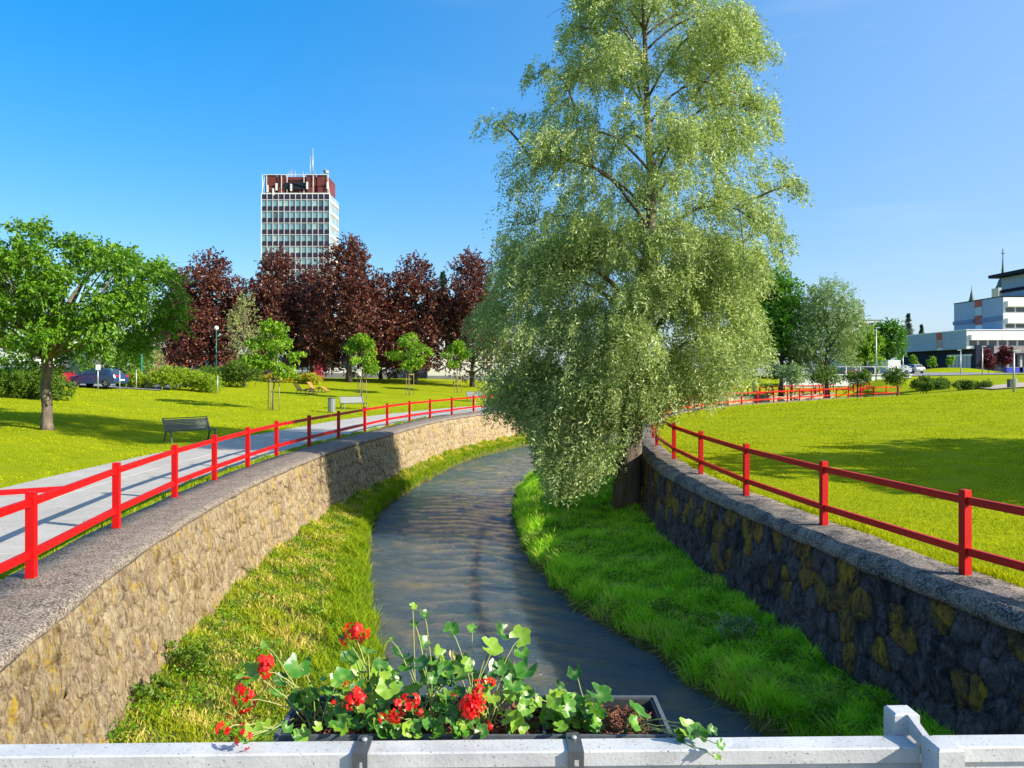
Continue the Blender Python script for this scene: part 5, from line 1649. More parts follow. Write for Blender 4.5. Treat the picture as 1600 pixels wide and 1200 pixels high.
# ------------------------------------------------------------------ benches, bin, loungers, poles
def bench(p, rz, label):
    t = thing('park_bench', label, 'bench', p, rz, 'dark metal benches along the path')
    b = MB()
    for i in range(7): b.box(-.88, .88, -.22 + i * .066, -.175 + i * .066, .43, .455)
    for i, n_ in enumerate(()): pass
    slat = MB().box(-.86, .86, -.022, .022, -.012, .012).mesh('seat_slat', M_dkmetal)
    for i in range(7):
        o = link('seat_slat', slat, t); o.location = (0, -.2 + i * .066, .445 - .012 * math.sin(i / 6 * 3.14))
    bs = MB().box(-.86, .86, -.01, .01, -.024, .024).mesh('back_slat', M_dkmetal)
    for i in range(7):
        o = link('back_slat', bs, t); o.location = (0, .27 + i * .028, .50 + i * .056); o.rotation_euler = (R(-25), 0, 0)
    for s_ in (-1, 1):
        b = MB()
        b.bar((s_ * .88, -.28, 0), (s_ * .88, -.22, .45), .05, .05); b.bar((s_ * .88, .34, 0), (s_ * .88, .18, .43), .05, .05)
        b.bar((s_ * .88, -.25, .43), (s_ * .88, .24, .43), .05, .05, (0, 0, 1)); b.bar((s_ * .88, .2, .42), (s_ * .88, .46, .92), .05, .05)
        b.build('side_frame', M_dkmetal, t)
    b = MB(); b.bar((-.88, .455, .91), (.88, .455, .91), .035, .035); b.build('top_rail', M_dkmetal, t)
    return t
p = place(298, 690); bench(p, R(50), 'dark metal slatted bench with bent back, nearest to the camera beside the left path')
p = place(553, 640); bench(p, R(40), 'dark metal bench farther along the path, right of the litter bin')
p = place(745, 628); bench(p, R(42), 'farthest dark metal bench, partly hidden by the left edge of the willow')
p = place(518, 645)
t = thing('litter_bin', 'cylindrical slatted grey litter bin left of the second bench', 'bin', p)
MB().lathe([(0.20, 0.05), (0.20, 0.9), (0.17, 0.9), (0.17, 0.1)], 16).build('liner', M_dkmetal, t)
sl = MB().box(-.028, .028, -.012, .012, 0, .86).mesh('slat', M_ltmetal)
for i in range(14):
    a = i / 14 * 6.283; o = link('slat', sl, t); o.location = (.225 * math.cos(a), .225 * math.sin(a), .06); o.rotation_euler = (0, 0, a + 1.5708)
MB().lathe([(0.25, .92), (0.25, .95), (0.16, .97), (.16, .94)], 16).build('rim', M_dkmetal, t)
p = place(1580, 607, 40, 90)
t = thing('litter_bin', 'dark box shaped litter bin standing alone on the far right lawn', 'bin', p)
MB().box(-.3, .3, -.25, .25, 0, .95, .02).build('body', M_dkmetal, t); MB().box(.34, .55, -.2, .2, 0, 1.05, .02).build('side_panel', M_ltmetal, t); MB().box(-.32, .32, -.27, .27, .95, 1.0).build('lid', M_dkmetal, t)

def lounger(px, py, label, rz):
    p = place(px, py); t = thing('sun_lounger', label, 'lounger', p, rz, 'curved wooden loungers on the left lawn')
    prof = [(-1.0, .95), (-.85, .72), (-.68, .48), (-.45, .34), (-.2, .34), (.05, .42), (.25, .50), (.45, .42), (.7, .26), (.95, .14)]
    acc = []
    for i in range(len(prof) - 1):
        a, b = prof[i], prof[i + 1]
        for f in (0.25, 0.75):
            x, z = a[0] + (b[0] - a[0]) * f, a[1] + (b[1] - a[1]) * f
            ang = math.atan2(b[1] - a[1], b[0] - a[0])
            o = MB().box(-.05, .05, -.35, .35, -.014, .014).build('slat', M_lounger, t); o.location = (x, 0, z); o.rotation_euler = (0, -ang, 0)
    for s_ in (-1, 1):
        b = MB()
        for i in range(len(prof) - 1): b.bar((prof[i][0], s_ * .32, prof[i][1] - .04), (prof[i + 1][0], s_ * .32, prof[i + 1][1] - .04), .04, .06)
        b.build('side_rail', M_lounger, t)
        b = MB(); b.bar((-.6, s_ * .32, .42), (-.75, s_ * .32, 0), .04, .05); b.bar((.2, s_ * .32, .44), (.1, s_ * .32, 0), .04, .05); b.bar((-.75, s_ * .32, .02), (.95, s_ * .32, .02), .04, .04); b.build('leg', M_dkmetal, t)
    return t
lounger(478, 616, 'left and nearer of two curved wooden loungers on the left lawn', R(-14))
lounger(498, 613, 'right and farther of two curved wooden loungers on the left lawn', R(-12))

def globe_lamp(px, d, base, top, label, r_=0.22):
    x = ray(px, d); z = hgt(x, d) if base is None else HC - (base - YH) / F * d; hh = HC - (top - YH) / F * d - z
    t = thing('street_lamp', label, 'lamp', (x, d, z))
    MB().tube([(0, 0, 0), (0, 0, hh - r_ * 2)], [.055, .04], 8).build('pole', M_greenpole, t)
    MB().lathe([(.02, 0), (r_ * .7, r_ * .25), (r_, r_), (r_ * .75, r_ * 1.7), (.03, r_ * 2)], 16, (0, 0, hh - r_ * 2)).build('globe', M_globe, t)
    MB().lathe([(.07, 0), (.1, .08), (.06, .12)], 10, (0, 0, hh - r_ * 2 - .08)).build('collar', M_greenpole, t)
globe_lamp(338, 74, None, 509, 'white globe lamp on a green pole before the leftmost copper maple')
p = (ray(221, 66), 66)
t = thing('green_pole', 'tall plain green pole with small box right of the parked cars', 'pole', (p[0], p[1], hgt(*p)))
MB().tube([(0, 0, 0), (0, 0, 4.9)], .09, 8).build('pole', M_greenpole, t); MB().box(-.28, -.06, -.1, .1, 3.0, 3.6).build('control_box', M_ltmetal, t)
def modern_lamp(px, d, base, top, label, arm=1):
    x = ray(px, d); z = HC - (base - YH) / F * d; hh = (base - top) / F * d
    t = thing('street_lamp', label, 'lamp', (x, d, z))
    MB().tube([(0, 0, -0.5), (0, 0, hh)], [.1, .06], 8).build('pole', M_ltmetal, t)
    b = MB(); b.box(-.5 if arm < 0 else -.1, .1 if arm < 0 else .5, -.12, .12, hh - .06, hh + .05); b.build('lamp_head', M_ltmetal, t)
modern_lamp(1501, 118, 590, 547, 'modern grey lamp post with flat head before the pale doors of the dark wing', -1)
modern_lamp(1535, 110, 590, 541, 'tall thin grey pole between the two small dark red trees and the dark wing')
modern_lamp(1411, 130, 584, 552, 'grey lamp post at the left corner of the dark clad wing')
modern_lamp(1369, 104, 590, 512, 'tall slim pole rising from the white terrace before the olive tree')
modern_lamp(1584, 62, 606, 548, 'thin grey post beside the dark litter bin on the right lawn')
for i, (px, d, top, base, lab) in enumerate([(153, 56, 569, 600, 'white marker post with small box in front of the blue car'), (187, 57, 578, 601, 'plain white marker post behind the blue car'),
                                             (340, 60, 588, 606, 'short pale stake right of the lime bush'), (213, 60, 578, 600, 'short pale post at the left end of the lime bush')]):
    x = ray(px, d); z = hgt(x, d); hh = HC - (top - YH) / F * d - z
    t = thing('marker_post', lab, 'post', (x, d, z))
    MB().tube([(0, 0, -.1), (0, 0, max(.6, hh))], .04, 8).build('post', M_ltmetal, t)
    if i == 0: MB().box(-.13, .13, -.08, .08, hh - .45, hh - .05, .02).build('box', M_towerwhite, t)
    else: MB().lathe([(.045, 0), (.05, .03), (.02, .05)], 8, (0, 0, max(.6, hh) - .01)).build('cap', M_ltmetal, t)
# pale rocks by the lime bush
for i, (px, py) in enumerate(((222, 601), (236, 603))):
    p = place(px, py, 30, 90); mb = MB(); mb.lathe([(.25, -.05), (.5, .05), (.42, .25), (.2, .36)], 7); o = mb.build('rock', M_coping); o.location = p
    tag(o, ['left', 'right'][i] + ' one of two pale rocks at the foot of the lime green bush', 'rock')

# ------------------------------------------------------------------ cars
def car(name, label, paint, loc, rz, L=4.2, Wd=1.75, Hh=1.48, group='parked cars'):
    t = thing(name, label, 'car', loc, rz, group)
    # side profile (x forward, z) at centre
    low = [(-2.05, .42), (-2.08, .75), (-2.0, .98), (-1.4, 1.0), (0, .98), (.95, .96), (1.75, .84), (2.05, .66), (2.08, .42), (1.9, .28), (-1.9, .28)]
    P = []; Fc = []
    lat = [(-.875, .90), (-.86, .97), (-.6, 1.0), (.6, 1.0), (.86, .97), (.875, .90)]
    n = len(low)
    for y, s_ in [(-.875, .93), (-.80, 1.0), (.80, 1.0), (.875, .93)]:
        for x, z in low:
            zz = .62 + (z - .62) * s_
            P.append((x * (1 if s_ == 1 else .975), y, zz))
    for k in range(3):
        for i in range(n):
            j = (i + 1) % n; Fc.append((k * n + i, (k + 1) * n + i, (k + 1) * n + j, k * n + j))
    Fc.append(tuple(range(n))); Fc.append(tuple(range(4 * n - 1, 3 * n - 1, -1)))
    mb = MB(); mb.add(P, Fc, False)
    # roof / cabin
    rf = [(-1.75, .97), (-1.45, 1.38), (-.9, 1.47), (0, 1.46), (.35, 1.38), (1.05, .95)]
    C0 = [(x, y, z) for y in (-.80, .80) for x, z in rf]
    C1 = [(x * (.97 if z < 1.2 else 1), y * (1 if z < 1.2 else .80), z) for x, y, z in C0]
    k = len(rf)
    fs = [(i, i + 1, k + i + 1, k + i) for i in range(k - 1)] + [tuple(range(k - 1, -1, -1)), tuple(range(k, 2 * k))]
    mb.add(C1, fs)
    mb.build('body', paint, t)
    # glass: windscreen, rear screen, side windows a few mm proud
    def quad(name, pts, m, off):
        v = [Vector(p) for p in pts]; nrm = (v[1] - v[0]).cross(v[2] - v[0]).normalized() * off
        mb = MB(); mb.add([p + nrm for p in v] + [p - nrm * .2 for p in v], [tuple(range(len(v))), tuple(range(2 * len(v) - 1, len(v) - 1, -1))] + [(i, (i + 1) % len(v), len(v) + (i + 1) % len(v), len(v) + i) for i in range(len(v))])
        mb.build(name, m, t)
    quad('windscreen', [(.99, -.72, .99), (.99, .72, .99), (.40, .60, 1.35), (.40, -.60, 1.35)], M_glass, .012)
    quad('rear_window', [(-1.68, .70, 1.02), (-1.68, -.70, 1.02), (-1.47, -.60, 1.34), (-1.47, .60, 1.34)], M_glass, .02)
    for s_ in (-1, 1):
        for a, b in (((-1.5, 1.02), (-.45, 1.02)), ((-.38, 1.02), (.8, 1.0))):
            if a[0] < -1: q = [(-1.45, .803, 1.02), (-.5, .803, 1.02), (-.5, .68, 1.38), (-1.28, .69, 1.35)]
            else: q = [(-.42, .803, 1.02), (.85, .803, .99), (.30, .68, 1.34), (-.42, .68, 1.38)]
            q = [(x, y * s_, z) for x, y, z in q]
            if s_ > 0: q = q[::-1]
            quad('side_window', q, M_glass, .015)
    for x in (-1.28, 1.30):
        for s_ in (-1, 1):
            o = MB().lathe([(.20, -.10), (.31, -.10), (.325, -.05), (.325, .05), (.31, .10), (.20, .10)], 18).build('wheel', M_tyre, t)
            o.location = (x, s_ * .80, .325); o.rotation_euler = (R(90), 0, 0)
            rm = MB(); rm.lathe([(.02, .075), (.06, .09), (.20, .085), (.205, .02)], 18)
            for a in range(5): rm.bar((.05 * math.cos(a * 1.2566), .05 * math.sin(a * 1.2566), .095), (.19 * math.cos(a * 1.2566), .19 * math.sin(a * 1.2566), .095), .04, .02)
            q = rm.build('rim', M_rim, o); q.rotation_euler = (0 if s_ < 0 else R(180), 0, 0)
    for s_ in (-1, 1):
        MB().box(-2.09, -1.92, s_ * .62 - .16, s_ * .62 + .16, .80, .95, .01).build('tail_light', M_taillight, t)
        MB().box(1.88, 2.06, s_ * .62 - .17, s_ * .62 + .17, .62, .76, .01).build('headlight', M_headlight, t)
        MB().box(.62, .78, s_ * .95 - .09, s_ * .95 + .09, .98, 1.10, .01).build('wing_mirror', paint, t)
    MB().box(-2.105, -2.07, -.26, .26, .52, .63).build('number_plate', M_towerwhite, t)
    return t
def gpos(px, d): x = ray(px, d); return (x, d, hgt(x, d) + 0.07)
c1 = car('parked_car', 'dark blue hatchback parked beyond the left lawn, rear to the right', M_carblue, gpos(153, 59), R(172))
c2 = car('parked_car', 'red car with its rear showing, parked behind the trunk of the big left tree', M_carred, gpos(88, 58), R(105))
c3 = car('parked_car', 'silver car at the left edge behind the rounded hedge', M_carsilver, gpos(18, 66), R(178))
c4 = car('parked_car', 'dark car mostly hidden behind the lime green bush', M_cardark, gpos(268, 74), R(175))
c5 = car('parked_car', 'white car behind the red car, left of the big tree trunk', M_carwhite, gpos(50, 74), R(100))
for i, (px, d, src, rz, lab) in enumerate([(1352, 119, c4, 80, 'dark car in the car park, left of the white van on the terrace'), (1400, 120, c5, 170, 'white car at the right end of the car park'), (1372, 128, c3, 10, 'silver car in the back row of the car park'),
                                          (1425, 124, c3, 100, 'silver car beside the left corner of the dark wing'), (1335, 126, c5, 85, 'white car partly behind the small drooping tree on the terrace'), (1320, 118, c4, 95, 'leftmost dark car on the terrace car park')]):
    dup(src, gpos(px, d), R(rz), lab)
p = gpos(1385, 116)
t = thing('parked_van', 'white box van parked on the car park above the white terrace', 'van', p, R(90), 'parked cars')
MB().box(-2.4, 1.3, -.95, .95, .5, 2.3, .05).build('cargo_box', M_carwhite, t)
mb = MB(); mb.add([(1.32, -.9, .4), (2.5, -.9, .4), (2.5, -.9, 1.1), (1.95, -.85, 1.9), (1.32, -.85, 2.0), (1.32, .9, .4), (2.5, .9, .4), (2.5, .9, 1.1), (1.95, .85, 1.9), (1.32, .85, 2.0)],
                   [(0, 1, 2, 3, 4), (9, 8, 7, 6, 5), (0, 5, 6, 1), (1, 6, 7, 2), (2, 7, 8, 3), (3, 8, 9, 4), (4, 9, 5, 0)]); mb.build('cab', M_carwhite, t)
mb = MB(); mb.add([(2.50, -.75, 1.16), (2.50, .75, 1.16), (2.0, .72, 1.86), (2.0, -.72, 1.86)], [(0, 1, 2, 3)]); o = mb.build('windscreen', M_glass, t); o.location = (.02, 0, .01)
for x in (-1.4, 1.7):
    for s_ in (-1, 1):
        o = MB().lathe([(.1, -.1), (.34, -.1), (.36, 0), (.34, .1), (.1, .1)], 16).build('wheel', M_tyre, t); o.location = (x, s_ * .82, .36); o.rotation_euler = (R(90), 0, 0)

# ------------------------------------------------------------------ footbridge: deck and white railing
t = thing('bridge_deck', 'grey bridge deck under the white railing', 'bridge', (0, 0, 0.95))
MB().box(-7.5, 7.5, -3.0, 1.46, -0.25, 0.0).build('deck_slab', M_coping, t)
MB().box(-7.5, 7.5, 1.1, 1.45, -0.75, -0.252).build('edge_beam', M_ltmetal, t)

RZ = R(-1.05)       # the railing is turned a little
t = thing('white_railing', 'white painted railing across the bottom, carrying the geranium planter', 'railing', (0, 1.482, 1.92), R(1.15))
zt = 0.0
def rail_piece(x0, x1, name='top_rail'):
    mb = MB(); mb.box(x0, x1, -0.026, 0.026, -0.032, 0.0, 0.003); return mb.build(name, M_white, t)
rail_piece(-2.3, 0.7955); rail_piece(0.845, 2.4)
post_x = 0.8205
for x in (-1.55,):
    MB().box(x - .024, x + .024, -.085, -.029, -1.0, .03, .004).build('post', M_white, t)
MB().box(post_x - .0245, post_x + .0245, -.088, -.028, -1.0, 0.026, .004).build('post', M_white, t)
MB().box(post_x - .045, post_x + .006, .030, .075, -1.0, 0.040, .004).build('post', M_white, t)
mb = MB()
mb.add([(post_x - .020, .030, .0402), (post_x - .008, .030, .0402), (post_x - .010, -.030, .0255), (post_x - .022, -.030, .0255), (post_x - .020, .030, .002), (post_x - .008, .030, .002), (post_x - .010, -.030, .002), (post_x - .022, -.030, .002)],
       [(3, 2, 1, 0), (4, 5, 6, 7), (0, 1, 5, 4), (1, 2, 6, 5), (2, 3, 7, 6), (3, 0, 4, 7)])
mb.build('post_cap', M_white, t)
x = -2.3
while x < 2.3:
    wdt = 0.40
    if abs(x + wdt / 2 - post_x) > .15 or True:
        MB().box(x + .012, x + wdt - .03, -0.050, -0.030, -0.90, -0.058, .003).build('board', M_white, t)
    x += wdt
MB().box(-2.3, 2.4, -0.016, 0.016, -0.90, -0.034).build('back_board', M_white, t)

# ------------------------------------------------------------------ planter hanging behind the railing
YB0, YB1 = 1.530, 1.705
zbox = HC - (1148 - YH) / F * 1.535          # rim height at the front
XL, XR = (442 - 800) / F * 1.56, (1040 - 800) / F * 1.56
Wp = XR - XL
tp = thing('flower_planter', 'long dark plastic planter hooked behind the white railing, holding red geraniums', 'planter', (XL, YB0, zbox))
def trough(x0, x1, z0, zr):
    """open box with wall thickness, slightly tapered"""
    mb = MB(); th = .006; dp = YB1 - YB0; ta = .012
    o_ = [(x0 + ta, ta, z0), (x1 - ta, ta, z0), (x1 - ta, dp - ta, z0), (x0 + ta, dp - ta, z0), (x0, 0, zr), (x1, 0, zr), (x1, dp, zr), (x0, dp, zr)]
    i_ = [(x0 + ta + th, ta + th, z0 + th), (x1 - ta - th, ta + th, z0 + th), (x1 - ta - th, dp - ta - th, z0 + th), (x0 + ta + th, dp - ta - th, z0 + th), (x0 + th, th, zr), (x1 - th, th, zr), (x1 - th, dp - th, zr), (x0 + th, dp - th, zr)]
    mb.add(o_ + i_, [(3, 2, 1, 0), (0, 1, 5, 4), (1, 2, 6, 5), (2, 3, 7, 6), (3, 0, 4, 7), (8, 9, 10, 11), (12, 13, 9, 8), (13, 14, 10, 9), (14, 15, 11, 10), (15, 12, 8, 11), (4, 5, 13, 12), (5, 6, 14, 13), (6, 7, 15, 14), (7, 4, 12, 15)])
    return mb
trough(0, Wp, -0.17, 0.0).build('box', M_planter, tp)
mb = MB(); dp = YB1 - YB0
mb.box(-.008, Wp + .008, -.007, -.0005, -.014, .004); mb.box(-.008, Wp + .008, dp + .0005, dp + .008, -.014, .004); mb.box(-.009, -.0005, -.0005, dp + .0005, -.014, .0035); mb.box(Wp + .0005, Wp + .009, -.0005, dp + .0005, -.014, .0035)
mb.build('rim', mat('planter_rim', (0.10, 0.11, 0.12), 0.5, 0.1), tp)
xd = (847 - 432) / 608 * Wp
MB().box(xd - .003, xd + .003, .007, dp - .007, -.12, -.001).build('partition', M_planter, tp)
soil = MB(); r = np.random.default_rng(9)
P = []; nx_, ny_ = 60, 12
for j in range(ny_):
    for i in range(nx_): P.append((.007 + (Wp - .014) * i / (nx_ - 1), .007 + (dp - .014) * j / (ny_ - 1), -.024 + .006 * r.normal()))
Fc = [(j * nx_ + i, j * nx_ + i + 1, (j + 1) * nx_ + i + 1, (j + 1) * nx_ + i) for j in range(ny_ - 1) for i in range(nx_ - 1)]
soil.add(P, Fc); soil.build('soil', M_soilmulch, tp)
n = 2600
Pm = np.stack([r.uniform(.012, Wp - .02, n), r.uniform(.012, dp - .015, n), r.uniform(-.022, -.006, n)], 1)
Dm = unit(r.normal(size=(n, 3)) * np.array([1, 1, .4]))
V = leaf_geo(Pm, Dm, r.uniform(.008, .02, n), r.uniform(.004, .008, n), r, .2)
tag(link('mulch_chips', npmesh('mulch_chips', V, 4, M_soilmulch), tp), kind='stuff')
for k, px in enumerate((563, 900)):
    xc = (px - 800) / F * 1.45
    tb = thing('planter_bracket', ['left dark slotted metal bracket hooked over the white railing beside the planter', 'right dark slotted metal bracket hooked over the white railing, nearer the post'][k], 'bracket', (xc, 1.482 + xc * math.tan(R(1.15)), 1.92), R(1.15))
    w2 = .0145
    MB().box(-w2, w2, -.0325, .036, .0015, .0045).build('hook_top', M_dkmetal, tb)
    mb = MB()
    mb.box(-w2, -.005, -.0365, -.0328, -.16, .0045); mb.box(.005, w2, -.0365, -.0328, -.16, .0045); mb.box(-.005, .005, -.0365, -.0328, -.012, .0045)
    mb.build('slotted_strap', M_dkmetal, tb)
    mb = MB(); mb.bar((0, .036, .004), (-.006, .075, -.012), .024, .004); mb.build('rear_arm', M_dkmetal, tb)
    MB().lathe([(.006, 0), (.006, .004), (.003, .006)], 8, (0, .015, .0045)).build('bolt', M_ltmetal, tb)

# ------------------------------------------------------------------ ivy geraniums
def gmat(name, c1, c2):
    m = leafmat(name, c1, c2, 0.3, 0.38, spec=0.5)
    return m
g = NG('geranium_leaf', 0.36, 0.5)
oi = g.nt.nodes.new('ShaderNodeObjectInfo')
c = g.ramp(oi.outputs['Random'], [(0, (0.02, 0.10, 0.012)), (0.5, (0.07, 0.24, 0.018)), (1, (0.26, 0.42, 0.03))])
at = g.nt.nodes.new('ShaderNodeAttribute'); at.attribute_name = 'rnd'
c = g.mix(g.ramp(at.outputs['Fac'], [(0.0, (0.55, 0.55, 0.55)), (0.45, (0.0, 0.0, 0.0)), (0.8, (0, 0, 0)), (1.0, (0.35, 0.35, 0.35))]), c, (0.34, 0.48, 0.12))
tr = g.nt.nodes.new('ShaderNodeBsdfTranslucent'); g.link(g.mix(1.0, c, (1.3, 1.2, 0.5), 'MULTIPLY'), tr.inputs['Color'])
mx = g.nt.nodes.new('ShaderNodeMixShader'); mx.inputs[0].default_value = 0.3
g.color(c); g.link(g.b.outputs[0], mx.inputs[1]); g.link(tr.outputs[0], mx.inputs[2]); g.link(mx.outputs[0], g.nt.nodes['Material Output'].inputs['Surface'])
M_ger = g.m
M_ger_stem = mat('geranium_stem', (0.25, 0.36, 0.08), 0.5, 0.2, 20, 0, col2=(0.42, 0.36, 0.14))
M_petal = leafmat('geranium_petal', (0.62, 0.005, 0.01), (0.85, 0.03, 0.015), 0.25, 0.45, tcol=(1.2, 0.9, 0.7))
M_yleaf = mat('withered_leaf', (0.5, 0.42, 0.16), 0.7, 0.2, 20, 0, col2=(0.62, 0.5, 0.25))

def leaf_mesh(seed, lobes=5, mt=None):
    r = np.random.default_rng(seed)
    V = [(0, 0, 0)]; rn = [0.0]; n = 20; Fc = []
    for ring, f in ((0, .5), (1, 1.0)):
        for k in range(n):
            a = -2.62 + 5.24 * k / (n - 1)
            lob = 0.90 + 0.10 * math.cos(a * lobes * 1.05 + 0.1) + 0.03 * (1 if k % 2 else -1)
            rad = f * (lob if ring else 1) * (0.93 + 0.07 * math.cos(a))
            z = 0.07 * f * f * (0.3 + math.cos(a * lobes * 1.05)) * (1 if ring else .6) + 0.10 * f * r.normal() * .5 + .18 * f * f
            V.append((rad * math.cos(a), rad * math.sin(a), z)); rn.append(0.5 if not ring else (1.0 if k % 2 else 0.85))
    for k in range(n - 1):
        Fc.append((0, 1 + k, 2 + k)); Fc.append((1 + k, 1 + n + k, 2 + n + k, 2 + k))
    me = bpy.data.meshes.new('leaf'); me.from_pydata(V, [], Fc); me.materials.append(mt or M_ger)
    me.polygons.foreach_set('use_smooth', [True] * len(Fc))
    a = me.attributes.new('rnd', 'FLOAT', 'POINT'); a.data.foreach_set('value', np.array(rn, dtype=np.float32))
    return me
LEAVES = [leaf_mesh(s_, 5 + s_ % 2 * 0) for s_ in range(6)]
def flower_mesh(seed, nfl):
    r = np.random.default_rng(seed); V = []; Fc = []; rn = []; sx_, sz_ = r.uniform(.8, 1.4), r.uniform(.7, 1.4)
    for f in range(nfl):
        d = unit((r.normal(size=(1, 3)) * np.array([1, .8, .9]) + np.array([0, -.25, .35])))[0]
        c = d * r.uniform(.35, 1.35) * np.array([sx_, 1, sz_])
        a_ = unit(np.cross(d, r.normal(size=3))[None])[0]; b_ = np.cross(d, a_)
        ph = r.uniform(0, 6.28); v = r.random()
        for k in range(5):
            a = ph + k * 1.2566
            e = math.cos(a) * a_ + math.sin(a) * b_; s_ = -math.sin(a) * a_ + math.cos(a) * b_
            ln = r.uniform(.42, .58); n0 = len(V)
            V += [tuple(c), tuple(c + e * ln * .5 + s_ * .17 + d * .05), tuple(c + e * ln + s_ * .13 - d * .06), tuple(c + e * ln - s_ * .13 - d * .06), tuple(c + e * ln * .5 - s_ * .17 + d * .05)]
            Fc.append((n0, n0 + 1, n0 + 2, n0 + 3, n0 + 4)); rn += [np.clip(v + .2 * r.normal(), 0, 1)] * 5
    me = bpy.data.meshes.new('flower_head'); me.from_pydata(V, [], Fc); me.materials.append(M_petal)
    a = me.attributes.new('rnd', 'FLOAT', 'POINT'); a.data.foreach_set('value', np.array(rn, dtype=np.float32))
    return me
rs = np.random.default_rng(33)
soil_z = zbox - .02
plants = []
labs = ['geranium trailing past the left end of the planter, two red heads low over the rail',
        'geranium at the left of the planter with flower heads leaning over the sunny berm',
        'geranium with a red head beside the left bracket and one held high above the grass',
        'geranium in the middle of the planter with thin shoots standing over the water',
        'geranium with the largest bright red flower cluster and tall lobed leaves',
        'geranium beside the right bracket without flowers, with one big scalloped leaf',
        'geranium trailing over the right end of the planter towards the white post']
bases = [455, 500, 585, 665, 750, 900, 985]
# leaves: (plant, px, py, radius_px, depth)
LV = [(0, 396, 1140, 17, 1.52), (0, 422, 1138, 22, 1.56), (0, 380, 1160, 8, 1.45), (0, 452, 1146, 13, 1.58),
      (1, 388, 1052, 20, 1.60), (1, 466, 1040, 24, 1.66), (1, 432, 1085, 15, 1.62), (1, 490, 1110, 17, 1.60), (1, 440, 1062, 14, 1.64), (1, 415, 1008, 9, 1.66), (1, 470, 1095, 15, 1.6),
      (2, 545, 1030, 17, 1.66), (2, 562, 1048, 19, 1.66), (2, 530, 1060, 18, 1.62), (2, 515, 1085, 19, 1.60), (2, 500, 1065, 20, 1.66), (2, 590, 1058, 20, 1.66), (2, 535, 994, 8, 1.68), (2, 575, 1020, 15, 1.68), (2, 540, 1110, 16, 1.58), (2, 520, 1128, 16, 1.56),
      (3, 645, 948, 8, 1.66), (3, 664, 962, 11, 1.66), (3, 648, 973, 8, 1.66), (3, 625, 1022, 18, 1.66), (3, 662, 1005, 14, 1.68), (3, 612, 1000, 7, 1.66), (3, 640, 1040, 18, 1.64), (3, 672, 1048, 25, 1.68), (3, 685, 1022, 16, 1.68), (3, 705, 1060, 22, 1.68),
      (4, 705, 985, 15, 1.64), (4, 738, 983, 10, 1.64), (4, 765, 1012, 22, 1.62), (4, 785, 988, 18, 1.66), (4, 812, 996, 20, 1.66), (4, 815, 1020, 15, 1.64), (4, 783, 1052, 27, 1.64), (4, 824, 1045, 22, 1.60), (4, 726, 1038, 19, 1.66), (4, 745, 1060, 17, 1.66), (4, 712, 1045, 22, 1.66), (4, 800, 1078, 20, 1.60),
      (5, 898, 1050, 14, 1.60), (5, 875, 1075, 14, 1.60), (5, 935, 1085, 25, 1.58), (5, 915, 1095, 22, 1.62), (5, 885, 1100, 19, 1.58), (5, 905, 1115, 16, 1.58), (5, 860, 1110, 18, 1.6), (5, 925, 1135, 10, 1.56), (5, 870, 1130, 14, 1.57),
      (6, 998, 1115, 25, 1.57), (6, 990, 1132, 14, 1.56), (6, 1072, 1140, 22, 1.50), (6, 1090, 1148, 20, 1.49), (6, 1112, 1142, 11, 1.48), (6, 1124, 1162, 11, 1.45), (6, 1121, 1184, 7, 1.43), (6, 1060, 1150, 13, 1.5), (6, 345, 1198, 1, 1.4)]
LV = LV[:-1]
for i in range(215):
    px = rs.choice([rs.uniform(455, 860), rs.uniform(520, 830), rs.uniform(860, 935)])
    hi = np.interp(px, [455, 560, 660, 760, 850, 935], [1095, 1045, 1030, 1030, 1085, 1105])
    py = rs.uniform(hi, 1148)
    k = int(np.argmin([abs(px - b) for b in bases])); k = max(1, min(5, k))
    LV.append((k, px, py, rs.uniform(11, 21), rs.uniform(1.54, 1.70)))
for i in range(46):
    px = rs.choice([rs.uniform(448, 760), rs.uniform(448, 1000)])
    k = int(np.argmin([abs(px - b) for b in bases])); k = max(1, min(6, k))
    if 545 < px < 580 or 880 < px < 920: continue
    LV.append((k, px, rs.uniform(1126, 1149), rs.uniform(9, 17), rs.uniform(1.512, 1.527)))
FL = [(0, 349, 1136, 13, 1.49, 7), (0, 381, 1152, 13, 1.46, 6), (1, 413, 1042, 17, 1.60, 14), (1, 381, 1088, 16, 1.58, 14), (2, 553, 988, 18, 1.66, 13), (2, 557, 1092, 17, 1.58, 15), (2, 551, 1147, 8, 1.545, 7),
      (3, 618, 1108, 17, 1.58, 10), (3, 640, 1100, 15, 1.58, 9), (4, 737, 1105, 20, 1.56, 17), (4, 745, 1088, 16, 1.57, 14), (4, 764, 1068, 11, 1.60, 7), (4, 766, 1136, 9, 1.55, 7), (4, 709, 1088, 6, 1.60, 4), (2, 540, 1068, 6, 1.6, 4), (4, 738, 1118, 14, 1.56, 10), (2, 520, 1100, 7, 1.56, 5), (3, 600, 1120, 9, 1.56, 6), (2, 548, 1100, 12, 1.56, 9), (3, 655, 1112, 9, 1.56, 6)]
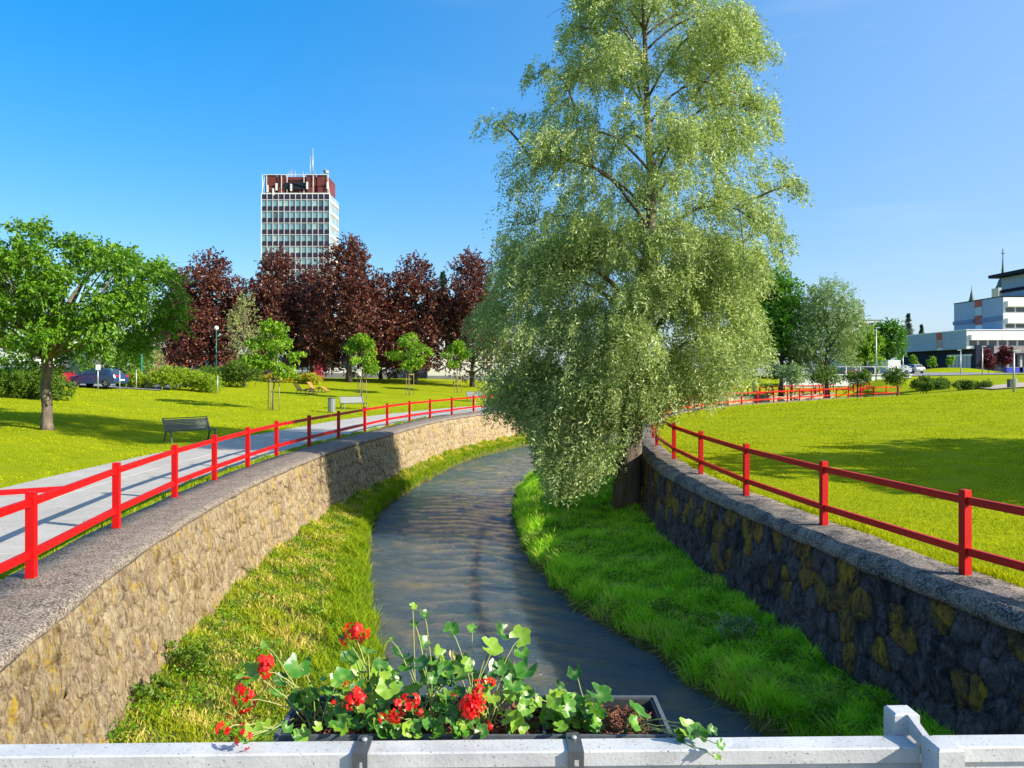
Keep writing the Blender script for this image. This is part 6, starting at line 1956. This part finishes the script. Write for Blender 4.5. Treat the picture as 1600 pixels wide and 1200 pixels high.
for k in range(7):
    b = PX(bases[k], 0, 1.61); t = thing('geranium_plant', labs[k], 'plant', (b.x, 1.61, soil_z))
    base = Vector((b.x, 1.61, soil_z)); plants.append((t, base))
for k in range(7):
    t, base = plants[k]
    st = MB()
    mine = [l for l in LV if l[0] == k]
    heads = [f for f in FL if f[0] == k]
    def stem(target, rad):
        a = Vector((rs.uniform(-.03, .03), rs.uniform(-.03, .03), -.01)); tg = Vector(target)
        up = max(.02, tg.z * .6) if tg.z > 0 else .05
        m_ = Vector((a.x + (tg.x - a.x) * .3, a.y + (tg.y - a.y) * .3, up + .01))
        pts = []
        for i in range(9):
            u_ = i / 8; pts.append(tuple((1 - u_) ** 2 * a + 2 * u_ * (1 - u_) * m_ + u_ * u_ * tg + Vector((0, 0, .003 * math.sin(i * 2.1)))))
        st.tube(pts, [rad * (1 - .4 * i / 8) for i in range(9)], 5, cap=False)
    for i, (_, px, py, rp, dpt) in enumerate(mine):
        P_ = PX(px, py, dpt) - base; rad = rp / F * dpt
        o = link('leaf', LEAVES[rs.integers(6)], t)
        o.location = P_; o.scale = (rad, rad, rad)
        nrm = Vector((0.35 + rs.normal() * .5, -.55 + rs.normal() * .35, .75 + rs.normal() * .25)).normalized()
        q = nrm.to_track_quat('Z', 'Y'); o.rotation_mode = 'QUATERNION'
        from mathutils import Quaternion
        o.rotation_quaternion = q @ Quaternion((0, 0, 1), rs.uniform(0, 6.28))
        if i < 26: stem(P_, .0016)
    for (_, px, py, rp, dpt, nf) in heads:
        dpt -= 0.045 if 1050 < py < 1125 and px > 500 else 0
        P_ = PX(px, py, dpt) - base; rad = rp / F * dpt
        o = link('flower_head', flower_mesh(int(px), nf), t)
        o.location = P_; s_ = rad * .9; o.scale = (s_, s_, s_ * 1.1)
        stem(P_ - Vector((0, 0, rad * .3)), .0018)
    if k == 3:
        o = link('withered_leaf', leaf_mesh(20, 3, M_yleaf), t); o.location = PX(707, 1022, 1.64) - base; o.scale = (.016, .008, .01); o.rotation_euler = (R(80), R(80), 0)
    st.build('stems', M_ger_stem, t)
